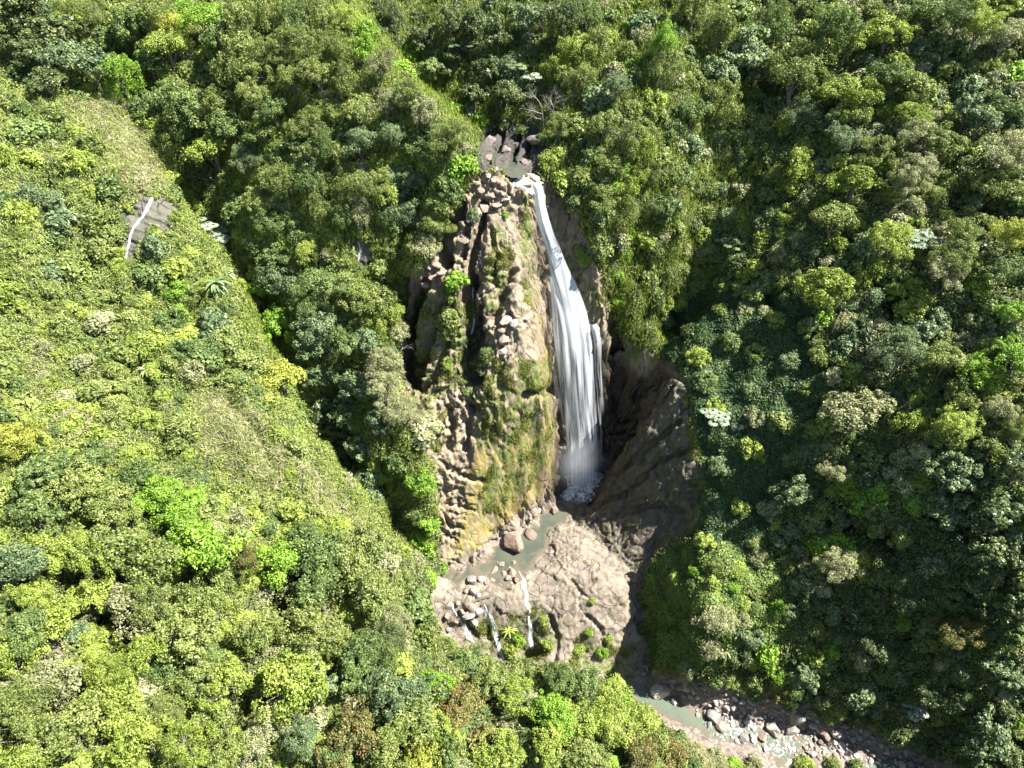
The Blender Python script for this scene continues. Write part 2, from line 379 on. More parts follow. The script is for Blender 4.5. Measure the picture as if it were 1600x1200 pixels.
SMOOTHP = [[(800,530),(862,540),(866,620),(830,650),(800,640)], [(800,640),(868,640),(874,740),(842,790),(790,800),(780,720)], [(735,690),(800,690),(790,800),(760,860),(715,885),(722,800)], [(765,330),(800,340),(795,370),(760,370)], [(975,540),(1035,560),(1000,610),(970,600)]]
sm = np.ones(PX.shape)
sm = 1 - .45 * sstep(-8, 12, inside([(800,330),(838,330),(850,440),(862,560),(800,560),(790,460)], PX, PY) + wob)
for pp in SMOOTHP: sm = np.minimum(sm, 1 - .72 * sstep(-6, 12, inside(pp, PX, PY) + wob))
smf = sm.ravel()
for i in idx:
    x, y, z = flat[i]; w = w1[i]
    if sdc[i] > -3: sx, sz, amp = .95, .24, 1.0
    elif sds[i] > -3: sx, sz, amp = .8, .8, .55
    elif sdb[i] > -3: sx, sz, amp = 1.6, 1.6, .30
    else: sx, sz, amp = .62, .34, .75
    wx = mnoise.noise((x * .3, y * .3, z * .3)) * 1.6; wz = mnoise.noise((x * .3 + 9, y * .3, z * .3)) * 1.6
    q = ((x + wx) * .36 * sx, y * .36 * sx, (z + wz) * .36 * sz)
    ds, vp = mnoise.voronoi(q)
    hsh = mnoise.cell_vector(vp[0] * 7.3)
    tilt = (q[0] - vp[0][0]) * (hsh[0] - .5) + (q[1] - vp[0][1]) * (hsh[1] - .5) + (q[2] - vp[0][2]) * (hsh[2] - .5)
    cell = mnoise.cell(vp[0] * 3.7) * .50 + tilt * 1.1
    crk = max(0.0, 1 - (ds[1] - ds[0]) / .07)
    q2 = ((x + wz) * 1.0 * sx, y * 1.0 * sx, (z + wx) * 1.0 * sz * 1.7)
    ds2, vp2 = mnoise.voronoi(q2)
    hs2 = mnoise.cell_vector(vp2[0] * 5.9)
    tilt2 = (q2[0] - vp2[0][0]) * (hs2[0] - .5) + (q2[1] - vp2[0][1]) * (hs2[1] - .5) + (q2[2] - vp2[0][2]) * (hs2[2] - .5)
    cell2 = mnoise.cell(vp2[0] * 5.3) * .15 + tilt2 * .6
    crk2 = max(0.0, 1 - (ds2[1] - ds2[0]) / .10)
    f = mnoise.fractal((x * .8, y * .8, z * .8 * sz), 1.0, 2.1, 5) * .16
    amp *= smf[i]
    n1 = mnoise.noise((x * .22, y * .22, z * .10)); n2 = mnoise.noise((x * .3 + 7, y * .3, z * .22)); n3 = mnoise.noise((x * .7, y * .7, z * .3 + 5))
    u1 = x * .42 + y * .12 + z * .05 + n1 * 2.2; u2 = z * .26 + x * .10 + n2 * 2.0; u3 = x * 1.15 + z * .12 + n3 * 1.6; u4 = z * .8 + n3 * 1.8 - x * .25
    f1 = u1 % 1.0; f2 = u2 % 1.0; f3 = u3 % 1.0; f4 = u4 % 1.0
    saw = lambda f: f if f < .86 else (1 - f) * 6.14
    shp = (saw(f1) * .85 * (.6 + n2) + saw(f2) * .6 * (.6 + n1) + saw(f3) * .30 + saw(f4) * .26 - .75) * (1.0 if sdc[i] > -3 else (.75 if sds[i] < -3 else .45))
    df[i] = amp * w * (.55 * cell - crk * .30 + cell2 - crk2 * .10 + f + shp)
for ln, hw, dep in CRACKS:
    dd = lines_dist([(a, b) for a, b in ln], PX, PY)
    m = (dd < hw * 2.2) & near & (YY < 112)
    disp[m] -= dep * (1 - sstep(hw * .45, hw * 2.0, dd[m] + wob[m] * .55))
# leafy ground heaves in mounds
hill = (PT > 5) & (PT < 150) & (PX > -300) & (PX < 1900) & (PY > -250) & (PY < 1450) & (rockw < .99)
for i in np.flatnonzero(hill.ravel()):
    x, y, z = flat[i]
    v = mnoise.noise((x * .33, y * .33, z * .33)) * .9 + mnoise.noise((x * .9, y * .9, z * .9)) * .45 + .15
    if PX.ravel()[i] < 600: v += mnoise.noise((x * .2 + 5, y * .2, z * .2)) * 1.3
    df[i] += (1 - w1[i]) * v
# water courses stay clear
VV = VV + NN * disp[..., None]
# moss / ochre / dry-grass masks
MOSSP = [[(815,300),(835,310),(838,400),(842,500),(820,470),(812,380)],[(770,350),(800,360),(800,450),(770,520),(755,440)],[(640,460),(740,470),(740,600),(640,640)],
         [(745,560),(860,560),(860,640),(790,740),(745,700)],[(780,640),(860,640),(860,720),(800,800),(740,800),(770,700)],[(955,500),(1040,520),(1040,570),(960,570)],[(880,400),(945,460),(945,500),(905,470)],[(640,620),(700,640),(690,720),(660,690)],
         [(1060,560),(1100,700),(1110,840),(1080,850),(1078,700)],[(790,960),(850,950),(880,1000),(850,1040),(720,1020),(740,970)],[(850,170),(870,200),(865,270),(845,260)],[(900,1000),(1000,1010),(960,1060),(880,1050)]]
WETSHADEP = [[(925,540),(965,560),(1005,590),(1030,570),(1045,590),(1010,670),(968,735),(930,765),(880,790),(862,770),(874,640),(880,560)],[(840,300),(862,360),(850,420),(838,380)],[(720,450),(745,450),(750,600),(728,600)],[(615,430),(655,440),(650,600),(625,600)]]  # spray-wet rock, plus painted shade in the hollow and the left cleft
OCHREP = [[(735,700),(800,690),(865,640),(870,740),(840,790),(740,880),(700,890),(712,830)],[(838,480),(862,560),(866,620),(820,630),(850,560)],[(880,780),(1000,800),(1040,850),(990,900),(930,850)]]
moss = np.zeros(PX.shape) + .25; ochre = np.zeros(PX.shape)
wet_shade_mask = np.zeros(PX.shape)
for pp in WETSHADEP: wet_shade_mask = np.maximum(wet_shade_mask, sstep(-14, 14, inside(pp, PX, PY) + wob * 1.5))
for pp in MOSSP: moss = np.maximum(moss, sstep(-10, 10, inside(pp, PX, PY) + wob))
for pp in OCHREP: ochre = np.maximum(ochre, sstep(-8, 12, inside(pp, PX, PY) + wob))
DRYP = [[(440,705),(485,725),(560,800),(600,850),(560,840),(480,775)],[(100,165),(160,150),(215,180),(252,250),(255,300),(215,310),(180,270),(140,220)],[(300,600),(340,600),(400,650),(440,730),(430,780),(370,760),(310,700)],[(40,560),(80,570),(70,620),(45,620)],[(60,640),(150,640),(160,680),(90,690)],
        [(480,760),(530,790),(560,860),(520,850)],[(560,170),(600,180),(590,215),(560,210)],[(1035,1125),(1110,1170),(1180,1200),(1300,1205),(1330,1240),(1150,1240),(1070,1190)],[(190,180),(250,230),(262,300),(240,300)],[(540,600),(600,540),(640,640),(600,640)]]
dry = np.zeros(PX.shape)
for pp in DRYP: dry = np.maximum(dry, sstep(-22, 22, inside(pp, PX, PY) + wob * 1.6))
dn = np.zeros(PX.shape); dnf = dn.reshape(-1)
for i in np.flatnonzero(((dry > 0) & near).ravel()):
    x, y, z = flat[i]; dnf[i] = mnoise.noise((x * .5, y * .5, z * .3)) + .5 * mnoise.noise((x * 1.4, y * 1.4, z * .9))
dry = dry * sstep(-.45, .25, dn + (dry - .5) * .6)
SAND = inside([(1025,1128),(1060,1132),(1110,1165),(1200,1195),(1190,1225),(1100,1215),(1060,1180)], PX, PY)

cls = np.zeros(PX.shape, int)
for j, k in enumerate(ROCKS): cls = np.where((SD[k] > -4) & near & (YY < 118), j + 1, cls)
vid = np.arange(nx * ny).reshape(ny, nx)
FF = np.stack([vid[:-1, :-1], vid[:-1, 1:], vid[1:, 1:], vid[1:, :-1]], -1).reshape(-1, 4)
fcls = cls[:-1, :-1].ravel()
VF = VV.reshape(-1, 3)
def sub(name, sel, mat):
    f = FF[sel]; u, inv = np.unique(f, return_inverse=True)
    me = mesh_np(name, VF[u], inv.reshape(f.shape), mat, name not in ('waterfall_cliff', 'gorge_rock'), {'moss': moss.ravel()[u], 'ochre': ochre.ravel()[u], 'dry': dry.ravel()[u], 'wet_shade': wet_shade_mask.ravel()[u]})
    return link(name, me, kind='structure')
sub('hillside', fcls == 0, M['ground'])
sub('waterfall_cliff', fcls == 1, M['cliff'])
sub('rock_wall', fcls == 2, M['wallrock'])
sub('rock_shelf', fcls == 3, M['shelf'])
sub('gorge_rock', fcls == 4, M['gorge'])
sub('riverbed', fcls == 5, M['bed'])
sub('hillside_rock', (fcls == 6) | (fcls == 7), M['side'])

# sampling of the finished surface
ZD = VV[..., 2]
def gbil(arr, x, y):
    x = np.atleast_1d(np.asarray(x, float)); y = np.atleast_1d(np.asarray(y, float))
    i = np.clip(np.searchsorted(GX, x) - 1, 0, nx - 2); j = np.clip(np.searchsorted(GY, y) - 1, 0, ny - 2)
    fx = np.clip((x - GX[i]) / (GX[i + 1] - GX[i]), 0, 1); fy = np.clip((y - GY[j]) / (GY[j + 1] - GY[j]), 0, 1)
    return (arr[j, i] * (1 - fx) + arr[j, i + 1] * fx) * (1 - fy) + (arr[j + 1, i] * (1 - fx) + arr[j + 1, i + 1] * fx) * fy
def cast(px, py, lift=0.0):
    """first point where the line of sight comes down to the ground raised by lift"""
    ts = np.arange(35, 190, .25)
    P = ray(px, py) * ts[:, None] + np.array([0, 0, CAMZ])
    below = P[:, 2] < gbil(ZZ, P[:, 0], P[:, 1]) + lift
    k = int(np.argmax(below)) if below.any() else len(ts) - 1
    return P[k], ts[k]

# ------------------------------------------------------------------ water
def water_material(name, deep, shallow, foam=0.0, fscale=1.0):
    g = NT(name); p = g.pos()
    c = g.mix(g.ramp(g.noise(p, .28, 3), [(.4, 0), (.6, 1)]), deep, shallow)
    rough = .12
    c = g.mix(g.attr('shallow'), c, (.115, .095, .068))
    if foam:
        n = g.noise(p, 1.1 * fscale, 6, .75, 1.2)
        f = g.math('MULTIPLY', g.attr('foam'), 1.0)
        lim = g.math('SUBTRACT', .74, g.math('MULTIPLY', f, .24))
        fm = g.math('MULTIPLY', g.math('SUBTRACT', n, lim), 9.0, True)
        c = g.mix(fm, c, (.62, .65, .67))
        rough = g.math('ADD', g.math('MULTIPLY', fm, .5), .12)
    b = g.n('Bump', {'Height': g.noise(p, 2.2, 4, .6), 'Strength': .35, 'Distance': .12})
    s = g.n('BsdfPrincipled', {'Base Color': c, 'Normal': b})
    if isinstance(rough, tuple): g.t.links.new(rough[0].outputs[0], s.inputs['Roughness'])
    else: s.inputs['Roughness'].default_value = rough
    return g.done(s)
M['pool'] = water_material('pool_water', (.050, .060, .046), (.075, .078, .056), .6, 1.5)
M['river'] = water_material('river_water', (.080, .105, .080), (.10, .118, .085), 1.0, 1.0)

def water_patch(name, poly, zf, mat, step=.35, foamf=None, y1=100):
    c = np.array([at_z(px, py, zf(None)) for px, py in poly])
    gx = np.arange(c[:, 0].min() - 2, c[:, 0].max() + 2, step); gy = np.arange(c[:, 1].min() - 2, min(y1, c[:, 1].max() + 2), step)
    X, Yy = np.meshgrid(gx, gy); Zw = zf(X) + np.zeros_like(X)
    px, py, _ = project(np.stack([X, Yy, Zw], -1))
    ins = inside(poly, px, py) > 0
    depth = Zw - gbil(ZD, X.ravel(), Yy.ravel()).reshape(X.shape)
    v = np.arange(X.size).reshape(X.shape)
    F = np.stack([v[:-1, :-1], v[:-1, 1:], v[1:, 1:], v[1:, :-1]], -1).reshape(-1, 4)
    k = (ins & (depth > -.6))[:-1, :-1].ravel(); F = F[k]
    u, inv = np.unique(F, return_inverse=True)
    V = np.stack([X, Yy, Zw], -1).reshape(-1, 3)[u]
    fo = foamf(V, px.ravel()[u], py.ravel()[u]) if foamf else np.zeros(len(u))
    V[:, 2] += np.array([mnoise.noise((a * .9, b * .9, 3.0)) for a, b, _ in V]) * (.03 + .16 * fo)
    return link(name, mesh_np(name, V, inv.reshape(F.shape), mat, True, {'foam': fo, 'shallow': sstep(.42, .10, depth.ravel()[u]) * .85}), kind='structure')
def pf(V, px, py): return sstep(60, 18, np.hypot((px - 905) * .9, py - 752)) * 1.4
water_patch('plunge_pool', [(685,892),(690,942),(738,943),(775,931),(814,907),(842,888),(872,835),(905,800),(965,745),(960,705),(890,715),(850,770),(790,820),(740,860)],
            lambda x: -.70, M['pool'], .22, foamf=pf, y1=84)
water_patch('upper_pool', [(742,222),(768,235),(795,250),(812,262),(822,272),(812,280),(795,278),(778,268),(745,250)], lambda x: 46.45, M['pool'], y1=110)
def rz(x):
    if x is None: return -13.2
    return np.interp(x, [0, 24, 34, 47, 62, 90], [-12.7, -12.8, -13.55, -15.0, -16.8, -19.5])
def rf(V, px, py): return .8 * sstep(1075, 1130, px) * (1 - .55 * sstep(1330, 1420, px)) + sstep(1045, 1020, px) * .0
water_patch('river', [(930,1040),(1060,1040),(1300,1070),(1460,1130),(1660,1190),(1660,1330),(1400,1260),(1180,1215),(1080,1170),(985,1110),(930,1090)], rz, M['river'], .3, rf, 62)

def fall_material(name, tint=(.86, .88, .90), k=5.5, dens=1.0, gain=2.8):
    g = NT(name)
    u, v, d = g.attr('u'), g.attr('v'), g.attr('dens')
    co = g.n('CombineXYZ', {'X': g.math('MULTIPLY', u, k), 'Y': g.math('MULTIPLY', v, .16), 'Z': d})
    n1 = g.noise((co, 0), 1.0, 5, .7, .35)
    co2 = g.n('CombineXYZ', {'X': g.math('MULTIPLY', u, k * .32), 'Y': g.math('MULTIPLY', v, .07), 'Z': 4.0})
    n2 = g.noise((co2, 0), 1.0, 3, .6, .5)
    s = g.math('ADD', g.math('MULTIPLY', n1, .45), g.math('MULTIPLY', n2, .68))
    a = g.math('SUBTRACT', g.math('ADD', s, d), 1.0)
    a = g.math('MULTIPLY', a, gain, True)
    a = g.math('MULTIPLY', a, dens)
    bs = g.n('BsdfDiffuse', {'Color': (*tint, 1), 'Roughness': 1.0})
    tl = g.n('BsdfTranslucent', {'Color': (*tint, 1)})
    w = g.n('MixShader', {0: .22, 1: bs, 2: tl})
    tr = g.n('BsdfTransparent')
    o = g.n('MixShader', {0: a, 1: tr, 2: w})
    return g.done(o)
M['fall'] = fall_material('falling_water')
M['strand'] = fall_material('falling_water_strands', k=7.0, dens=.7, gain=2.6)
M['trickle'] = fall_material('trickling_water', k=8.0, gain=5.0)

def ribbon(rows, nu, nv, back=0.0, amp=.25, seed=0, bulge=.5, dk=0.0):
    """rows: (py, xl, xr, y, density) down the face -> sheet of falling water with u (m across) and v (m down)"""
    R = np.array([(r[0], r[1], r[2], r[3], r[4]) for r in rows], float)
    s = np.linspace(0, 1, nv); k = np.linspace(0, 1, len(R))
    py, xl, xr, yy, de = (np.interp(s, k, R[:, c]) for c in range(5))
    def sm(a): return np.convolve(np.pad(a, 3, mode='edge'), np.ones(7) / 7, 'valid')
    xl, xr, yy = sm(xl), sm(xr), sm(yy)
    uu = np.linspace(0, 1, nu)
    V = np.zeros((nv, nu, 3))
    for i in range(nv):
        V[i] = at_y(xl[i] + (xr[i] - xl[i]) * uu, np.full(nu, py[i]), np.full(nu, yy[i]))
    V[..., 1] += -bulge * np.sin(np.pi * uu)[None] + back
    L = np.r_[0, np.cumsum(np.linalg.norm(np.diff(V[:, nu // 2], axis=0), axis=1))]
    W = np.linalg.norm(V[:, -1] - V[:, 0], axis=1)
    um = (uu[None] - .5) * W[:, None]
    for i in range(nv):
        for j in range(nu):
            V[i, j, 1] += amp * mnoise.noise((um[i, j] * 1.3 + seed, L[i] * .12, seed)) 
    edge = np.minimum(sstep(0, .16, uu), sstep(1, .84, uu))
    D = de[:, None] - .55 * (1 - edge[None]) + dk
    v = np.arange(nv * nu).reshape(nv, nu)
    F = np.stack([v[:-1, :-1], v[:-1, 1:], v[1:, 1:], v[1:, :-1]], -1).reshape(-1, 4)
    return V.reshape(-1, 3), F, {'u': um.ravel() + seed, 'v': (L[:, None] + 0 * um).ravel(), 'dens': D.ravel()}
def thing(name, loc, label, cat, group=None, rz_=0.0, sc=1.0):
    o = bpy.data.objects.new(name, None); COL.objects.link(o)
    o.empty_display_size = .5
    o.location = loc; o.rotation_euler = (0, 0, rz_); o.scale = (sc, sc, sc)
    o['label'] = label; o['category'] = cat
    if group: o['group'] = group
    return o
wf = thing('waterfall', (0, 0, 0), 'tall white waterfall plunging over the brown cliff into the shaded pool', 'waterfall')
rowsA = [(282,822,847,86.9,.68),(292,832,849,86.7,.76),(310,833,851,86.6,.78),(340,836,860,86.2,.76),(358,840,867,86.0,.66),(372,844,873,85.7,.62),(400,852,883,85.2,.72),(440,858,903,84.2,.70),(480,862,920,83.2,.70),(520,866,931,82.0,.68),
         (560,869,934,80.8,.66),(600,870,937,79.9,.60),(640,872,940,79.1,.56),(680,880,940,78.2,.55),(720,884,936,77.0,.54),(745,886,934,76.0,.58),(762,888,930,75.2,.58)]
V, F, A = ribbon(rowsA, 44, 170, 0, .16, 0, .55)
link('water_curtain', mesh_np('water_curtain', V, F, M['fall'], True, A), wf)
rowsB = [(560,858,945,80.4,.40),(600,862,948,79.4,.46),(640,866,950,78.6,.50),(680,872,950,77.7,.50),(720,878,947,76.5,.46),(755,884,940,75.3,.46)]
V, F, A = ribbon(rowsB, 44, 90, -.5, .3, 7.3, .6)
link('water_veil', mesh_np('water_veil', V, F, M['strand'], True, A), wf)
rowsC = [(430,850,866,84.4,.50),(480,856,872,83.3,.52),(530,860,876,81.9,.55),(590,862,884,80.2,.45),(640,866,890,79.2,.40)]
V, F, A = ribbon(rowsC, 16, 60, -.3, .15, 13.1, .2)
link('water_strand', mesh_np('water_strand', V, F, M['strand'], True, A), wf)
rowsD = [(502,918,934,82.6,.7),(510,922,938,82.2,.72),(530,926,941,81.6,.6),(570,926,941,80.7,.5),(620,928,946,79.5,.42),(660,930,948,78.5,.36)]
V, F, A = ribbon(rowsD, 16, 60, -.4, .12, 17.7, .3)
link('water_strand', mesh_np('water_strand', V, F, M['strand'], True, A), wf)
rowsE = [(290,842,850,87.3,.62),(305,844,852,87.0,.62),(330,846,856,86.6,.6),(352,850,862,86.2,.5)]
V, F, A = ribbon(rowsE, 10, 30, -.1, .1, 23.7, .1)
link('water_strand', mesh_np('water_strand', V, F, M['strand'], True, A), wf)

def hugging(name, pathpx, label, mat, lift=.16, dens=.8, cat='small waterfall', cap=None):
    """stream that runs down over the rock: (px, py, half width px) down its course"""
    P = np.array(pathpx, float); k = np.arange(len(P)); n = max(12, int(np.abs(np.diff(P[:, 1])).sum() / 2.0))
    s = np.linspace(0, len(P) - 1, n); cx, cy, w = (np.interp(s, k, P[:, c]) for c in range(3))
    nu = 9; V = np.zeros((n, nu, 3))
    for i in range(n):
        p0, t0 = cast(cx[i], cy[i], .12)
        wm = w[i] * t0 / FPX
        for j in range(nu):
            x = p0[0] + (j / (nu - 1) - .5) * 2 * wm; y = p0[1]
            V[i, j] = (x, y, 0)
    z = gbil(ZD, V[..., 0].ravel(), V[..., 1].ravel()).reshape(n, nu)
    nrmx = gbil(NN[..., 0], V[..., 0].ravel(), V[..., 1].ravel()).reshape(n, nu); nrmy = gbil(NN[..., 1], V[..., 0].ravel(), V[..., 1].ravel()).reshape(n, nu); nrmz = gbil(NN[..., 2], V[..., 0].ravel(), V[..., 1].ravel()).reshape(n, nu)
    dd = gbil(disp, V[..., 0].ravel(), V[..., 1].ravel()).reshape(n, nu)
    z0 = gbil(ZZ, V[..., 0].ravel(), V[..., 1].ravel()).reshape(n, nu)
    dd = np.maximum(dd, np.median(dd) - .2) + lift
    V[..., 2] = z0; V += np.stack([nrmx, nrmy, nrmz], -1) * dd[..., None]
    for _ in range(3):
        V[1:-1] = (V[:-2] + V[1:-1] * 2 + V[2:]) / 4
    L = np.r_[0, np.cumsum(np.linalg.norm(np.diff(V[:, nu // 2], axis=0), axis=1))]
    uu = np.linspace(0, 1, nu); um = (uu[None] - .5) * 2 * (w * 0.09)[:, None]
    D = dens - .5 * np.abs(uu - .5)[None] * 2 * .7 + 0 * um
    v = np.arange(n * nu).reshape(n, nu); F = np.stack([v[:-1, :-1], v[:-1, 1:], v[1:, 1:], v[1:, :-1]], -1).reshape(-1, 4)
    me = mesh_np(name, V.reshape(-1, 3), F, mat, True, {'u': um.ravel() + cx[0], 'v': (L[:, None] + 0 * um).ravel(), 'dens': D.ravel()})
    return link(name, me, label=label, category=cat, group='small falls and cascades')
hugging('cascade', [(822,870,3),(816,880,3.5),(813,892,3.5),(820,905,4),(817,918,5.5),(824,928,4),(820,940,5),(829,955,5),(826,968,2.5),(830,982,5),(829,1002,5.5),(833,1014,4)], 'white cascade running down the middle of the brown rock shelf', M['trickle'], dens=.68)
hugging('cascade', [(757,945,3),(762,958,5),(766,972,8),(772,985,7),(776,1000,4),(783,1018,6),(789,1036,9)], 'white cascade splitting over boulders left of the central cascade', M['trickle'], dens=.68)
hugging('cascade', [(704,942,5),(710,955,3),(718,966,4),(724,978,5),(730,990,7),(737,1003,7)], 'leftmost narrow white cascade at the edge of the rock shelf', M['trickle'], dens=.68)
hugging('cascade', [(733,455,4),(732,470,6),(735,490,7),(736,510,7),(734,530,4)], 'thin grey trickle in a dark crack on the left of the cliff', M['trickle'], dens=.56)
hugging('cascade', [(240,304,8),(234,318,11),(226,334,10),(217,346,6),(206,362,6),(201,380,8),(197,398,7),(194,408,4)], 'side waterfall sliding down a small cliff on the left hillside', M['trickle'], dens=.50, lift=.25)
hugging('cascade', [(562,378,5),(564,392,7),(560,408,6)], 'faint trickle on a dark rock face in the shaded ravine left of the cliff', M['trickle'], dens=.58, lift=.25)
hugging('cascade', [(533,170,3),(534,182,5),(532,198,4)], 'tiny trickle on a dark rock high on the middle hillside', M['trickle'], dens=.58, lift=.25)
hugging('cascade', [(822,274,8),(812,284,12),(806,292,14),(820,296,14),(834,300,8)], 'shallow white water sliding over pale rock at the lip of the waterfall', M['trickle'], dens=.68)

# ------------------------------------------------------------------ foliage materials
def leaf_material(name, dark, mid, light, accent=None, acc=.0, rough=.5, pat=.5):
    g = NT(name); geo = g.n('NewGeometry'); oi = g.n('ObjectInfo')
    ri = (geo, 'Random Per Island')
    n1 = g.noise((geo, 'Position'), pat, 3, .6)
    f = g.math('ADD', g.math('MULTIPLY', ri, .66), g.math('MULTIPLY', g.math('SUBTRACT', n1, .5), 1.3))
    f = g.math('ADD', f, g.math('MULTIPLY', (oi, 'Random'), .22))
    f = g.math('ADD', f, .05)
    c = g.ramp(f, [(.12, dark), (.5, mid), (.92, light)])
    if accent:
        n2 = g.noise((geo, 'Position'), .9, 3, .6)
        m = g.math('MULTIPLY', g.ramp(n2, [(.62 - acc * .22, 0), (.74 - acc * .2, 1)]), g.ramp(ri, [(.15, 0), (.4, 1)]))
        c = g.mix(m, c, accent)
    p = g.n('BsdfPrincipled', {'Base Color': c, 'Roughness': rough, 'Specular IOR Level': .28})
    c2 = g.mix(.5, c, g.mix(1.0, c, (1.25, 1.5, .45), 'MULTIPLY'))
    t = g.n('BsdfTranslucent', {'Color': c2})
    return g.done(g.n('MixShader', {0: .24, 1: p, 2: t}))
LM = dict(
 o=leaf_material('olive_leaves', (0.072, 0.101, 0.022), (0.167, 0.213, 0.053), (0.289, 0.317, 0.092), (0.334, 0.279, 0.151), .10),
 g=leaf_material('green_leaves', (0.046, 0.076, 0.022), (0.110, 0.165, 0.044), (0.226, 0.278, 0.087)),
 d=leaf_material('dark_leaves', (0.035, 0.054, 0.020), (0.081, 0.118, 0.040), (0.198, 0.227, 0.081), rough=.38),
 s=leaf_material('silver_green_leaves', (0.057, 0.089, 0.040), (0.127, 0.183, 0.077), (0.247, 0.301, 0.141), rough=.5),
 y=leaf_material('yellow_green_leaves', (0.099, 0.141, 0.020), (0.225, 0.284, 0.049), (0.364, 0.418, 0.089)),
 l=leaf_material('lime_leaves', (0.085, 0.158, 0.017), (0.190, 0.323, 0.033), (0.302, 0.449, 0.061)),
 k=leaf_material('golden_leaves', (0.131, 0.158, 0.021), (0.310, 0.331, 0.051), (0.476, 0.490, 0.107)),
 p=leaf_material('pale_leaves', (0.111, 0.122, 0.053), (0.249, 0.262, 0.120), (0.402, 0.405, 0.214), (0.332, 0.258, 0.168), .08),
 r=leaf_material('rust_leaves', (0.064, 0.070, 0.022), (0.146, 0.148, 0.041), (0.264, 0.241, 0.070), (0.231, 0.105, 0.041), .42),
 w=leaf_material('white_green_leaves', (0.130, 0.175, 0.106), (0.259, 0.318, 0.211), (0.447, 0.482, 0.376), rough=.5),
)
M['creeper'] = leaf_material('creeper_leaves', (0.048, 0.078, 0.016), (0.125, 0.183, 0.037), (0.241, 0.306, 0.074), (0.145, 0.113, 0.060), .12, .5, .3)
M['creeper_dark'] = leaf_material('shade_darkened_leaves', (0.027, 0.053, 0.017), (0.054, 0.106, 0.031), (0.121, 0.172, 0.055), (0.119, 0.079, 0.053), .10, .5, .3)  # darker copy of the creeper; the slope's shade is put into its colour
M['undergrowth'] = leaf_material('undergrowth_leaves', (0.053, 0.076, 0.019), (0.135, 0.172, 0.042), (0.258, 0.284, 0.087), (0.290, 0.225, 0.136), .18, .5, .22)
M['grass'] = leaf_material('dry_grass', (.12, .14, .045), (.28, .27, .13), (.42, .385, .23), (.14, .19, .035), .35, .6, .35)
M['tuft'] = leaf_material('ledge_plants', (0.098, 0.112, 0.029), (0.209, 0.232, 0.056), (0.348, 0.339, 0.115), (0.373, 0.279, 0.151), .25, .55, .5)
def bark_material():
    g = NT('bark'); p = g.n('TexCoord')
    n = g.noise(g.mapv((p, 'Object'), (3, 3, .8)), 2.0, 5, .7)
    c = g.ramp(n, [(.3, (.07, .055, .04)), (.7, (.22, .19, .155))])
    return g.done(g.n('BsdfPrincipled', {'Base Color': c, 'Roughness': .85}))
M['bark'] = bark_material()
def pale_bark():
    g = NT('bleached_wood'); n = g.noise(g.pos(), 2.0, 5, .7)
    return g.done(g.n('BsdfPrincipled', {'Base Color': g.ramp(n, [(.3, (.16, .14, .115)), (.7, (.32, .29, .25))]), 'Roughness': .8}))
M['deadwood'] = pale_bark()

# ------------------------------------------------------------------ leaves, crowns, trunks
def unit(v): return v / np.maximum(np.linalg.norm(v, axis=-1, keepdims=True), 1e-9)
def leaves(C, N, L, Wd, r, jit=.7, droop=0.0, fold=.15):
    """one folded leaf spray per centre C, facing about N, length L, width Wd"""
    n = len(C)
    N = unit(N + r.normal(0, jit, (n, 3)))
    Tn = unit(np.cross(N, r.normal(0, 1, (n, 3))))
    if droop: Tn = unit(Tn * (1 - droop) + np.array([0, 0, -1.0]) * droop); 
    B = unit(np.cross(N, Tn)); N = np.cross(Tn, B)
    L = np.asarray(L)[:, None]; Wd = np.asarray(Wd)[:, None]
    up = N * Wd * fold
    V = np.stack([C - Tn * L * .5, C + B * Wd * .5 + up + Tn * L * .05, C + Tn * L * .5, C - B * Wd * .5 + up + Tn * L * .05], 1).reshape(-1, 3)
    return V
def quadF(nv): return np.arange(nv).reshape(-1, 4)
def tube(pts, rad, k=6):
    pts = np.array(pts, float); n = len(pts); V = []; 
    for i in range(n):
        d = unit(pts[min(i + 1, n - 1)] - pts[max(i - 1, 0)]); a = unit(np.cross(d, [.31, .87, .13])); b = np.cross(d, a)
        for j in range(k):
            t = 2 * math.pi * j / k; V.append(pts[i] + rad[i] * (a * math.cos(t) + b * math.sin(t)))
    F = [[i * k + j, i * k + (j + 1) % k, (i + 1) * k + (j + 1) % k, (i + 1) * k + j] for i in range(n - 1) for j in range(k)]
    return np.array(V), np.array(F)
def join(parts):
    Vs, Fs, o = [], [], 0
    for V, F in parts: Vs.append(V); Fs.append(F + o); o += len(V)
    return np.concatenate(Vs), np.concatenate(Fs)
